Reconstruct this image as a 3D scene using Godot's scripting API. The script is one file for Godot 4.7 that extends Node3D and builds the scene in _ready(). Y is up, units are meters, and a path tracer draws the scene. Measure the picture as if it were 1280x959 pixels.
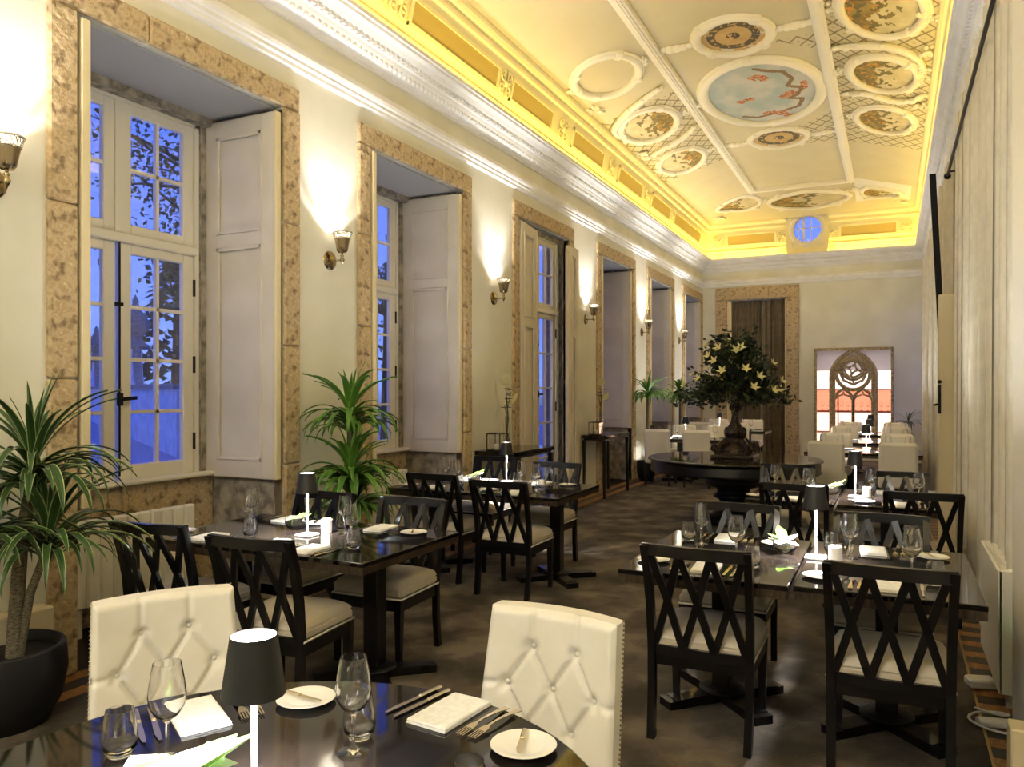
extends Node3D
# Hall restaurant at dusk. y is up, metres. The room runs along -z; the camera looks along it, turned to the window wall.

const XL := -4.15      # window wall face
const XR := 0.72       # curtain wall face
const ZE := -19.0      # end wall face
const ZN := 2.6        # near wall face, behind the camera
const WINDOWS := [-3.685, -6.425, -9.465, -12.46, -15.22, -17.95]

var M := {}
var MESH := {}
var names := {}
var rng := RandomNumberGenerator.new()

class MB:
	var v := PackedVector3Array()
	var n := PackedVector3Array()
	var t := PackedVector2Array()
	func tri(a: Vector3, b: Vector3, c: Vector3, na: Vector3, nb: Vector3, nc: Vector3, ua := Vector2.ZERO, ub := Vector2.ZERO, uc := Vector2.ZERO):
		v.append(a); v.append(c); v.append(b)
		n.append(na); n.append(nc); n.append(nb)
		t.append(ua); t.append(uc); t.append(ub)
	func flat(a: Vector3, b: Vector3, c: Vector3):
		var m := (b - a).cross(c - a).normalized()
		tri(a, b, c, m, m, m)
	func quad(a: Vector3, b: Vector3, c: Vector3, d: Vector3):
		var m := (b - a).cross(c - a)
		if m.length_squared() < 1e-14: m = (c - a).cross(d - a)
		m = m.normalized()
		tri(a, b, c, m, m, m, Vector2(0, 0), Vector2(1, 0), Vector2(1, 1))
		tri(a, c, d, m, m, m, Vector2(0, 0), Vector2(1, 1), Vector2(0, 1))
	func box(c: Vector3, s: Vector3, b := Basis()):
		var h := s * 0.5
		var p := []
		for k in 8:
			p.append(c + b * Vector3(h.x if k & 1 else -h.x, h.y if k & 2 else -h.y, h.z if k & 4 else -h.z))
		quad(p[4], p[5], p[7], p[6]); quad(p[1], p[0], p[2], p[3])
		quad(p[5], p[1], p[3], p[7]); quad(p[0], p[4], p[6], p[2])
		quad(p[6], p[7], p[3], p[2]); quad(p[0], p[1], p[5], p[4])
	func span(a: Vector3, b: Vector3):
		box((a + b) * 0.5, (b - a).abs())
	func bev(c: Vector3, s: Vector3, r: float, b := Basis()):
		var h := s * 0.5
		var i := h - Vector3(r, r, r)
		var ax := [Vector3(1, 0, 0), Vector3(0, 1, 0), Vector3(0, 0, 1)]
		for k in 3:
			var u: int = (k + 1) % 3
			var w: int = (k + 2) % 3
			for sg in [-1.0, 1.0]:
				var o: Vector3 = ax[k] * h[k] * sg
				var U: Vector3 = ax[u] * i[u]
				var W: Vector3 = ax[w] * i[w]
				var q := [o - U - W, o + U - W, o + U + W, o - U + W]
				if sg < 0: q.reverse()
				quad(c + b * q[0], c + b * q[1], c + b * q[2], c + b * q[3])
			for su in [-1.0, 1.0]:
				for sw in [-1.0, 1.0]:
					var e1: Vector3 = ax[u] * h[u] * su + ax[w] * i[w] * sw
					var e2: Vector3 = ax[u] * i[u] * su + ax[w] * h[w] * sw
					var A: Vector3 = ax[k] * i[k]
					var q := [e1 - A, e1 + A, e2 + A, e2 - A]
					if su * sw > 0: q.reverse()
					quad(c + b * q[0], c + b * q[1], c + b * q[2], c + b * q[3])
		for sx in [-1.0, 1.0]:
			for sy in [-1.0, 1.0]:
				for sz in [-1.0, 1.0]:
					var a1 := c + b * Vector3(h.x * sx, i.y * sy, i.z * sz)
					var a2 := c + b * Vector3(i.x * sx, h.y * sy, i.z * sz)
					var a3 := c + b * Vector3(i.x * sx, i.y * sy, h.z * sz)
					if sx * sy * sz > 0: flat(a1, a2, a3)
					else: flat(a1, a3, a2)
	func bar(a: Vector3, b: Vector3, w: float, h: float, up := Vector3.UP):
		var f := (b - a).normalized()
		var s := up.cross(f)
		if s.length() < 0.01: s = Vector3.RIGHT.cross(f)
		s = s.normalized()
		box((a + b) * 0.5, Vector3(w, h, a.distance_to(b)), Basis(s, f.cross(s), f))
	func taper(a: Vector3, b: Vector3, ra: Vector2, rb: Vector2):  # square post from a (low) to b (high)
		var p := []
		for q in [[a, ra], [b, rb]]:
			for k in [[-1, -1], [1, -1], [1, 1], [-1, 1]]:
				p.append(q[0] + Vector3(q[1].x * k[0], 0, q[1].y * k[1]))
		for k in 4:
			var j := (k + 1) % 4
			quad(p[j], p[k], p[4 + k], p[4 + j])
		quad(p[4], p[7], p[6], p[5]); quad(p[0], p[1], p[2], p[3])
	func lathe(prof: Array, seg := 20, c := Vector3.ZERO, b := Basis(), flatten := Vector2(1, 1)):
		var nn := prof.size()
		var nr := []
		for i in nn:
			var p0: Vector2 = prof[max(i - 1, 0)]
			var p1: Vector2 = prof[min(i + 1, nn - 1)]
			var d := (p1 - p0)
			nr.append(Vector2(d.y, -d.x).normalized())
		for i in nn - 1:
			for s in seg:
				var a0 := TAU * s / seg
				var a1 := TAU * (s + 1) / seg
				var P := []
				var N := []
				var T := []
				for q in [[i, a0], [i, a1], [i + 1, a1], [i + 1, a0]]:
					var pr: Vector2 = prof[q[0]]
					var no: Vector2 = nr[q[0]]
					P.append(c + b * Vector3(pr.x * cos(q[1]) * flatten.x, pr.y, pr.x * sin(q[1]) * flatten.y))
					N.append((b * Vector3(no.x * cos(q[1]), no.y, no.x * sin(q[1]))).normalized())
					T.append(Vector2(q[1] / TAU, float(q[0]) / (nn - 1)))
				if P[0].distance_squared_to(P[1]) > 1e-14: tri(P[0], P[2], P[1], N[0], N[2], N[1], T[0], T[2], T[1])
				if P[2].distance_squared_to(P[3]) > 1e-14: tri(P[0], P[3], P[2], N[0], N[3], N[2], T[0], T[3], T[2])
	func tube(pts: Array, rad, seg := 6, closed := false, sq := 1.0):
		var cnt := pts.size()
		var rings := []
		var nrm := []
		var side := Vector3.ZERO
		for i in cnt:
			var pa: Vector3 = pts[(i - 1 + cnt) % cnt] if closed else pts[max(i - 1, 0)]
			var pb: Vector3 = pts[(i + 1) % cnt] if closed else pts[min(i + 1, cnt - 1)]
			var f := (pb - pa).normalized()
			if i == 0:
				side = f.cross(Vector3.UP if absf(f.y) < 0.9 else Vector3.RIGHT).normalized()
			else:
				side = (side - f * side.dot(f)).normalized()
			var up := side.cross(f)
			var r: float = rad[i] if rad is Array else rad
			var ring := []
			var nn := []
			for s in seg:
				var a := TAU * s / seg
				var d := side * cos(a) + up * sin(a) * sq
				ring.append(pts[i] + d * r)
				nn.append((side * cos(a) + up * sin(a)).normalized())
			rings.append(ring); nrm.append(nn)
		for i in (cnt if closed else cnt - 1):
			var j := (i + 1) % cnt
			for s in seg:
				var q := (s + 1) % seg
				tri(rings[i][s], rings[j][s], rings[j][q], nrm[i][s], nrm[j][s], nrm[j][q])
				tri(rings[i][s], rings[j][q], rings[i][q], nrm[i][s], nrm[j][q], nrm[i][q])
		if not closed:
			for s in range(1, seg - 1):
				flat(rings[0][0], rings[0][s], rings[0][s + 1])
				flat(rings[cnt - 1][0], rings[cnt - 1][s + 1], rings[cnt - 1][s])
	func ext(poly: PackedVector2Array, o: Vector3, ux: Vector3, uy: Vector3, depth: float):
		# poly in the plane (ux, uy) at o, thickened by depth along ux x uy
		var w := ux.cross(uy).normalized() * depth
		var p := poly
		if Geometry2D.is_polygon_clockwise(p): p.reverse()
		var ids := Geometry2D.triangulate_polygon(p)
		for k in range(0, ids.size(), 3):
			var a := o + ux * p[ids[k]].x + uy * p[ids[k]].y
			var b := o + ux * p[ids[k + 1]].x + uy * p[ids[k + 1]].y
			var c := o + ux * p[ids[k + 2]].x + uy * p[ids[k + 2]].y
			if (b - a).cross(c - a).dot(w) < 0:
				var q := b
				b = c; c = q
			flat(a + w, b + w, c + w); flat(a, c, b)
		for k in p.size():
			var j := (k + 1) % p.size()
			var a := o + ux * p[k].x + uy * p[k].y
			var b := o + ux * p[j].x + uy * p[j].y
			quad(a, b, b + w, a + w)
	func grid(f: Callable, nu: int, nv: int):  # f(u, v) -> Vector3; the face is du x dv
		var P := []
		for j in nv + 1:
			var row := []
			for i in nu + 1: row.append(f.call(float(i) / nu, float(j) / nv))
			P.append(row)
		var N := []
		for j in nv + 1:
			var row := []
			for i in nu + 1:
				var du: Vector3 = P[j][min(i + 1, nu)] - P[j][max(i - 1, 0)]
				var dv: Vector3 = P[min(j + 1, nv)][i] - P[max(j - 1, 0)][i]
				row.append(du.cross(dv).normalized())
			N.append(row)
		for j in nv:
			for i in nu:
				var ua := Vector2(float(i) / nu, float(j) / nv)
				var ub := Vector2(float(i + 1) / nu, float(j) / nv)
				var uc := Vector2(float(i + 1) / nu, float(j + 1) / nv)
				var ud := Vector2(float(i) / nu, float(j + 1) / nv)
				tri(P[j][i], P[j][i + 1], P[j + 1][i + 1], N[j][i], N[j][i + 1], N[j + 1][i + 1], ua, ub, uc)
				tri(P[j][i], P[j + 1][i + 1], P[j + 1][i], N[j][i], N[j + 1][i + 1], N[j + 1][i], ua, uc, ud)
	func sweep(prof: Array, a: Vector3, b: Vector3, out: Vector3, ca := 0.0, cb := 0.0):
		# prof of (projection, height) carried from a to b; ca, cb mitre the ends (shift along the run per unit of projection)
		var f := (b - a).normalized()
		for i in prof.size() - 1:
			var p: Vector2 = prof[i]
			var q: Vector2 = prof[i + 1]
			var a0 := a + out * p.x + Vector3.UP * p.y + f * p.x * ca
			var a1 := a + out * q.x + Vector3.UP * q.y + f * q.x * ca
			var b0 := b + out * p.x + Vector3.UP * p.y - f * p.x * cb
			var b1 := b + out * q.x + Vector3.UP * q.y - f * q.x * cb
			if f.cross(Vector3.UP).dot(out) > 0: quad(a0, b0, b1, a1)
			else: quad(b0, a0, a1, b1)
	func rail(pts: Array, w: float, h: float):  # a continuous bowed bar, w deep in z and h high
		var R := []
		for q in pts: R.append([q + Vector3(0, -h / 2, w / 2), q + Vector3(0, h / 2, w / 2), q + Vector3(0, h / 2, -w / 2), q + Vector3(0, -h / 2, -w / 2)])
		for k in 4:
			var j := (k + 1) % 4
			for i in pts.size() - 1:
				var f: Vector3 = [Vector3(0, 0, 1), Vector3.UP, Vector3(0, 0, -1), Vector3.DOWN][k]
				var na: Vector3 = f
				var nb: Vector3 = f
				if k % 2 == 0:
					var ta: Vector3 = pts[mini(i + 1, pts.size() - 1)] - pts[maxi(i - 1, 0)]
					var tb: Vector3 = pts[mini(i + 2, pts.size() - 1)] - pts[i]
					na = Vector3(-ta.z, 0, ta.x).normalized() * f.z
					nb = Vector3(-tb.z, 0, tb.x).normalized() * f.z
				tri(R[i][k], R[i + 1][k], R[i + 1][j], na, nb, nb)
				tri(R[i][k], R[i + 1][j], R[i][j], na, nb, na)
		quad(R[0][0], R[0][1], R[0][2], R[0][3])
		var e: Array = R[pts.size() - 1]
		quad(e[3], e[2], e[1], e[0])
	func blob(c: Vector3, s: Vector3, seg := 8, rings := 5):
		var prof := []
		for i in rings + 1:
			var a := -PI / 2 + PI * i / rings
			prof.append(Vector2(cos(a) * 1.0, sin(a)))
		var b := Basis.from_scale(s)
		var from := v.size()
		lathe(prof, seg, Vector3.ZERO)
		for k in range(from, v.size()):
			v[k] = c + b * v[k]
			n[k] = (Basis.from_scale(Vector3.ONE / s) * n[k]).normalized()
	func mesh() -> ArrayMesh:
		var a := []
		a.resize(Mesh.ARRAY_MAX)
		a[Mesh.ARRAY_VERTEX] = v
		a[Mesh.ARRAY_NORMAL] = n
		a[Mesh.ARRAY_TEX_UV] = t
		var m := ArrayMesh.new()
		m.add_surface_from_arrays(Mesh.PRIMITIVE_TRIANGLES, a)
		return m

func numbered(called: String) -> String:
	var k: int = names.get(called, 0)
	names[called] = k + 1
	return called if k == 0 else "%s_%03d" % [called, k]

func put(mb, called: String, mat: Material, parent: Node = self, at := Vector3.ZERO, turn := 0.0) -> MeshInstance3D:
	var o := MeshInstance3D.new()
	o.mesh = mb.mesh() if mb is MB else mb
	o.material_override = mat
	o.name = numbered(called) if parent == self else called
	o.position = at
	o.rotation.y = turn
	parent.add_child(o, true)
	return o

func tag(o: Node, label: String, category := "", group := "", kind := ""):
	if label: o.set_meta("label", label)
	if category: o.set_meta("category", category)
	if group: o.set_meta("group", group)
	if kind: o.set_meta("kind", kind)

func thing(called: String, label: String, category: String, at := Vector3.ZERO, turn := 0.0, group := "") -> Node3D:
	var o := Node3D.new()
	o.name = numbered(called)
	add_child(o)
	o.position = at
	o.rotation.y = turn
	tag(o, label, category, group)
	return o

func struct_node(called: String) -> Node3D:
	var o := Node3D.new()
	o.name = called
	add_child(o)
	o.set_meta("kind", "structure")
	return o

func struct(mb: MB, called: String, mat: Material) -> MeshInstance3D:
	var o := put(mb, called, mat)
	o.set_meta("kind", "structure")
	return o

func copy(o: Node3D, at: Vector3, turn: float, label: String, group := "") -> Node3D:
	var base := String(o.name)
	var r: Node3D = o.duplicate()
	r.name = numbered(base)
	add_child(r)
	r.position = at
	r.rotation.y = turn
	r.set_meta("label", label)
	if group: r.set_meta("group", group)
	return r

# ---------------------------------------------------------------- materials
func mat(c: Color, rough := 0.6, metal := 0.0) -> StandardMaterial3D:
	var m := StandardMaterial3D.new()
	m.albedo_color = c
	m.roughness = rough
	m.metallic = metal
	return m

func noise_tex(sd: int, freq: float, oct: int, stops: Array, size := 256, warp := 0.0, stretch := Vector2.ONE) -> ImageTexture:
	var fn := FastNoiseLite.new()
	fn.seed = sd
	fn.frequency = freq
	fn.fractal_octaves = oct
	if warp > 0:
		fn.domain_warp_enabled = true
		fn.domain_warp_amplitude = warp
	var im := fn.get_seamless_image(int(size * stretch.x), int(size * stretch.y))
	im.convert(Image.FORMAT_RGB8)
	if stretch != Vector2.ONE: im.resize(size, size, Image.INTERPOLATE_BILINEAR)
	var g := Gradient.new()
	g.offsets = PackedFloat32Array(stops.map(func(s): return s[0]))
	g.colors = PackedColorArray(stops.map(func(s): return s[1]))
	var lut := []
	for k in 256: lut.append(g.sample(k / 255.0))
	for y in size:
		for x in size: im.set_pixel(x, y, lut[int(im.get_pixel(x, y).r * 255.0)])
	return ImageTexture.create_from_image(im)

func tri_mat(tex: ImageTexture, scale: float, rough: float, bump: ImageTexture = null, bump_cm := 0.3, world := true) -> StandardMaterial3D:
	var m := mat(Color.WHITE, rough)
	m.albedo_texture = tex
	m.uv1_triplanar = true
	m.uv1_world_triplanar = world
	m.uv1_scale = Vector3.ONE * scale
	if bump:
		m.heightmap_enabled = true
		m.heightmap_texture = bump
		m.heightmap_scale = bump_cm
	return m

func glow(c: Color, e: float) -> StandardMaterial3D:
	var m := mat(c, 0.5)
	m.emission_enabled = true
	m.emission = c
	m.emission_energy_multiplier = e
	return m

func glass(c: Color, a: float) -> StandardMaterial3D:
	var m := mat(Color(c, a), 0.02)
	m.transparency = BaseMaterial3D.TRANSPARENCY_ALPHA
	m.metallic_specular = 0.7
	return m

func hx(s: String) -> Color:
	return Color.html(s)

func make_materials():
	var grey := [[0.0, Color(0, 0, 0)], [1.0, Color(1, 1, 1)]]
	var fine := noise_tex(11, 0.06, 4, grey)
	var coarse := noise_tex(12, 0.02, 5, grey, 256, 20.0)
	M.wall = tri_mat(noise_tex(1, 0.012, 4, [[0.2, hx("dad6c4")], [0.8, hx("e4e0d0")]]), 0.35, 0.75, fine, 0.06)
	M.plaster = tri_mat(noise_tex(2, 0.015, 3, [[0.2, hx("e9e4d6")], [0.8, hx("f1ede1")]]), 0.5, 0.6)
	M.cornice = tri_mat(noise_tex(3, 0.02, 3, [[0.2, hx("e6e2dc")], [0.8, hx("f0eeea")]]), 0.5, 0.55)
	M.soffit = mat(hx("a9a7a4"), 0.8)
	M.stone = tri_mat(noise_tex(4, 0.022, 5, [[0.15, hx("7b664b")], [0.38, hx("b39c78")], [0.55, hx("c7b18c")], [0.72, hx("b0966e")], [0.9, hx("d8c8a6")]], 256, 18.0), 1.7, 0.85, coarse, 0.9)
	M.stone_grey = tri_mat(noise_tex(5, 0.025, 5, [[0.15, hx("6d6557")], [0.45, hx("93897a")], [0.6, hx("a19684")], [0.85, hx("b3a893")]], 256, 18.0), 1.0, 0.88, coarse, 0.8)
	M.frieze = mat(hx("f2e6b4"), 0.6)
	M.frieze_panel = mat(hx("c7ac5e"), 0.65)
	M.stucco = mat(hx("f0e8d2"), 0.55)
	M.carpet = tri_mat(noise_tex(6, 0.018, 5, [[0.25, hx("393229")], [0.45, hx("4f463c")], [0.6, hx("5d5347")], [0.78, hx("736757")]], 256, 25.0), 0.42, 0.95, fine, 0.3)
	M.oak = tri_mat(noise_tex(7, 0.03, 4, [[0.2, hx("7d5227")], [0.5, hx("9a6a35")], [0.8, hx("b07d43")]], 256, 8.0, Vector2(3, 1)), 2.2, 0.35)
	M.wenge = tri_mat(noise_tex(8, 0.03, 4, [[0.2, hx("1d1611")], [0.8, hx("33271d")]], 256, 8.0, Vector2(3, 1)), 2.2, 0.35)
	M.gilt_strip = mat(hx("b99a5c"), 0.3, 0.8)
	M.cream_paint = mat(hx("d8c9a4"), 0.5)
	M.frame_paint = mat(hx("e3dccb"), 0.45)
	M.shutter = tri_mat(noise_tex(9, 0.01, 3, [[0.2, hx("d3c9b6")], [0.8, hx("dbd2c1")]]), 0.6, 0.5)
	M.shutter_edge = mat(hx("dccda6"), 0.5)
	M.radiator = mat(hx("e6e1d2"), 0.4)
	M.iron = mat(hx("1b1917"), 0.45, 0.6)
	M.pane = glass(Color(0.96, 0.98, 1.0), 0.04)
	M.black = mat(hx("0b0909"), 0.4)
	M.black.metallic_specular = 0.35
	M.black.clearcoat_enabled = true
	M.black.clearcoat = 0.5
	M.black.clearcoat_roughness = 0.07
	M.top = tri_mat(noise_tex(10, 0.03, 3, [[0.2, hx("120e0c")], [0.8, hx("1d1713")]], 128, 5.0, Vector2(3, 1)), 1.5, 0.05)
	M.top_edge = tri_mat(noise_tex(13, 0.04, 3, [[0.2, hx("2a211a")], [0.8, hx("4a3d31")]], 128, 5.0, Vector2(3, 1)), 3.0, 0.3)
	M.leather = tri_mat(noise_tex(14, 0.02, 4, [[0.2, hx("c2b6a1")], [0.8, hx("d0c5b2")]]), 1.0, 0.42, fine, 0.04, false)
	M.cream_leather = tri_mat(noise_tex(15, 0.02, 4, [[0.2, hx("e2dccf")], [0.8, hx("ebe5da")]]), 1.0, 0.4, fine, 0.03, false)
	M.white_leather = mat(hx("f2ebdf"), 0.5)
	M.piping = mat(hx("e9e2d3"), 0.5)
	M.lamp_shade = mat(hx("1c1b1a"), 0.5)
	M.lamp_stem = mat(hx("c4c2be"), 0.3)
	M.lamp_glow = glow(hx("fffaf0"), 9.0)
	M.cove_glow = glow(hx("ffdf7a"), 4.0)
	M.sconce_glow = glow(hx("fff4e6"), 14.0)
	M.brass = mat(hx("a8977a"), 0.18, 1.0)
	M.steel = mat(hx("c9c5bc"), 0.14, 1.0)
	M.cutlery = mat(hx("ddd2bd"), 0.2, 1.0)
	M.china = mat(hx("f2f0eb"), 0.12)
	M.linen = tri_mat(noise_tex(16, 0.05, 3, [[0.2, hx("e9e8e6")], [0.8, hx("f6f5f3")]]), 3.0, 0.85, fine, 0.05, false)
	M.glassware = glass(Color(1, 1, 1), 0.0)
	M.glassware.refraction_enabled = true
	M.glassware.refraction_scale = 0.05
	M.wax = mat(hx("f4efe4"), 0.5)
	M.petal = mat(hx("ccd0b2"), 0.6)
	M.petal.backlight = Color(0.4, 0.4, 0.3)
	M.petal_yellow = mat(hx("d9d19a"), 0.6)
	M.petal_yellow.backlight = Color(0.3, 0.3, 0.15)
	M.leaf_bright = mat(hx("7aa63f"), 0.35)
	M.leaf_bright.backlight = Color(0.3, 0.4, 0.1)
	M.leaf_dark = mat(hx("26321c"), 0.45)
	M.stem = mat(hx("4d5a2c"), 0.6)
	M.trunk = tri_mat(noise_tex(17, 0.05, 3, [[0.3, hx("4a4131")], [0.7, hx("8c8268")]], 128, 0.0, Vector2(1, 4)), 6.0, 0.9, null, 0.0, false)
	M.pot = mat(hx("15151a"), 0.55)
	M.soil = mat(hx("1e1812"), 0.95)
	M.bronze = tri_mat(noise_tex(18, 0.04, 4, [[0.3, hx("1c1713")], [0.7, hx("5b4a38")]]), 3.0, 0.38, coarse, 1.0, false)
	M.bronze.metallic = 0.55
	M.curtain = tri_mat(noise_tex(19, 0.03, 3, [[0.2, hx("cbc2ad")], [0.8, hx("d8d0bd")]]), 0.8, 0.85)
	M.curtain.backlight = Color(0.12, 0.11, 0.09)
	M.drape = tri_mat(noise_tex(20, 0.03, 3, [[0.2, hx("6d5f4a")], [0.8, hx("7d6e57")]]), 0.8, 0.9)
	M.gilt_stone = tri_mat(noise_tex(21, 0.03, 4, [[0.2, hx("8f7a55")], [0.5, hx("ab9770")], [0.8, hx("c6b590")]], 256, 10.0), 2.0, 0.7, coarse, 0.4)
	M.coral_glow = glow(hx("e89070"), 0.4)
	M.cream_glow = glow(hx("ffdcc4"), 0.5)
	M.bulkhead = mat(hx("e8e4e4"), 0.6)
	M.bulkhead_lit = glow(hx("fff2ec"), 0.36)  # lit look of the white bulkhead put in as emission
	M.bar_wall = mat(hx("8d888c"), 0.8)
	M.shelf = mat(hx("8a4632"), 0.4)
	M.black_matte = mat(hx("0c0b0b"), 0.9)
	M.plastic_white = mat(hx("ecebe7"), 0.35)
	M.led_green = glow(hx("59ffb0"), 1.5)
	M.garden_wall = tri_mat(noise_tex(22, 0.02, 4, [[0.2, hx("c9c9c9")], [0.7, hx("e8e8e8")]]), 0.5, 0.9)
	M.garden_stone = tri_mat(noise_tex(23, 0.03, 4, [[0.2, hx("6a6a66")], [0.8, hx("93938e")]]), 1.0, 0.9)
	M.terrace = mat(hx("a3a7ae"), 0.8)
	M.tree_leaf = mat(hx("39441f"), 0.7)
	M.tree_leaf.backlight = Color(0.3, 0.35, 0.15)
	M.conifer = mat(hx("1d2b22"), 0.9)
	M.bark = mat(hx("3a3026"), 0.9)
	M.leaf_strap = leaf_mat(hx("2a4a1d"), hx("a9b47c"))
	M.leaf_strap_green = leaf_mat(hx("4a7a28"), hx("86a848"))

func leaf_mat(body: Color, edge: Color) -> StandardMaterial3D:
	var im := Image.create(32, 8, false, Image.FORMAT_RGB8)
	for y in 8:
		for x in 32:
			var d := absf(x - 15.5) / 15.5
			var c := body
			if d > 0.86: c = edge
			elif d > 0.3 and d < 0.4: c = body.lerp(edge, 0.35)
			im.set_pixel(x, y, c)
	var m := mat(Color.WHITE, 0.4)
	m.albedo_texture = ImageTexture.create_from_image(im)
	m.backlight = Color(0.12, 0.16, 0.05)
	return m

# ---------------------------------------------------------------- camera, sky, light
func make_camera():
	var cam := Camera3D.new()
	cam.name = "camera"
	add_child(cam)
	cam.position = Vector3(0, 1.6, 0)
	cam.rotation.y = deg_to_rad(26.09)
	cam.projection = Camera3D.PROJECTION_FRUSTUM
	cam.near = 0.05
	cam.far = 400.0
	cam.size = 0.05 * 959.0 / 970.0
	cam.frustum_offset = Vector2(0, 0.05 * 7.5 / 970.0)
	cam.current = true

func make_environment():
	var sm := ProceduralSkyMaterial.new()
	sm.sky_top_color = hx("2a52f0")
	sm.sky_horizon_color = hx("7496ff")
	sm.sky_curve = 0.25
	sm.ground_bottom_color = hx("2a3c70")
	sm.ground_horizon_color = hx("6a82c8")
	sm.energy_multiplier = 1.0
	var sky := Sky.new()
	sky.sky_material = sm
	var env := Environment.new()
	env.background_mode = Environment.BG_SKY
	env.sky = sky
	env.background_energy_multiplier = 0.43
	env.ambient_light_source = Environment.AMBIENT_SOURCE_SKY
	env.tonemap_mode = Environment.TONE_MAPPER_LINEAR
	env.tonemap_exposure = 3.5
	env.sdfgi_enabled = true
	env.ssao_enabled = true
	env.ssil_enabled = true
	var we := WorldEnvironment.new()
	we.name = "environment"
	we.environment = env
	add_child(we)

const COVE := Color(1.0, 0.94, 0.42)
const COVE_E := 1.2
const SCONCE_E := 0.95
const FILL_CHANDELIER_E := 0.2
const LAMP_E := 1.9

func area(at: Vector3, size: Vector2, aim: Vector3, c: Color, e: float):
	var l := AreaLight3D.new()
	l.name = "area_light"
	add_child(l, true)
	l.area_size = size
	l.light_color = c
	l.light_energy = e
	l.area_range = 30.0
	l.shadow_enabled = true
	var z := -aim.normalized()
	var x := Vector3(0, 0, 1) if absf(aim.z) < 0.1 else Vector3(1, 0, 0)
	x = (x - z * x.dot(z)).normalized()
	l.transform = Transform3D(Basis(x, z.cross(x), z), at)

func omni(at: Vector3, c: Color, e: float, size: float, parent: Node = self):
	var l := OmniLight3D.new()
	l.name = "bulb_light"
	parent.add_child(l, true)
	l.position = at
	l.light_color = c
	l.light_energy = e
	l.light_size = size
	l.omni_range = 30.0
	l.omni_attenuation = 2.0
	l.shadow_enabled = true

func make_cove_lights():
	# the strips lie in the gutter on top of the cornice, behind its lip
	area(Vector3(XL + 0.17, 4.71, -8.2), Vector2(21.4, 0.05), Vector3(-0.8, 1, 0), COVE, COVE_E)
	area(Vector3(XR - 0.17, 4.71, -8.2), Vector2(21.4, 0.05), Vector3(0.8, 1, 0), COVE, COVE_E)
	area(Vector3(-1.715, 4.71, ZE + 0.15), Vector2(4.5, 0.05), Vector3(0, 1, -0.8), COVE, COVE_E * 0.22)
	area(Vector3(-1.715, 4.71, ZN - 0.15), Vector2(4.5, 0.05), Vector3(0, 1, 0.8), COVE, COVE_E * 0.22)
	var runs := [[Vector3(XL + 0.15, 4.69, ZE + 0.1), Vector3(XL + 0.15, 4.69, ZN - 0.1)], [Vector3(XR - 0.15, 4.69, ZE + 0.1), Vector3(XR - 0.15, 4.69, ZN - 0.1)], [Vector3(XL + 0.2, 4.69, ZE + 0.15), Vector3(XR - 0.2, 4.69, ZE + 0.15)], [Vector3(XL + 0.2, 4.69, ZN - 0.15), Vector3(XR - 0.2, 4.69, ZN - 0.15)]]
	var where := ["window", "curtained", "end", "near"]
	for k in 4:
		var mb := MB.new()
		mb.bar(runs[k][0], runs[k][1], 0.05, 0.02)
		var o := put(mb, "cove_light_strip", M.cove_glow)
		tag(o, "yellow light strip hidden on top of the cornice along the %s wall" % where[k], "light strip", "cove light strips")

# ---------------------------------------------------------------- shell
func ceil_y(x: float, z: float) -> float:
	var k := maxf(0.0, maxf(maxf((-2.68 - x) / 1.21, (x + 0.75) / 1.21), maxf((-17.09 - z) / 1.65, (z - 0.69) / 1.65)))
	return 5.86 - 0.33 * minf(k, 1.0)

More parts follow.
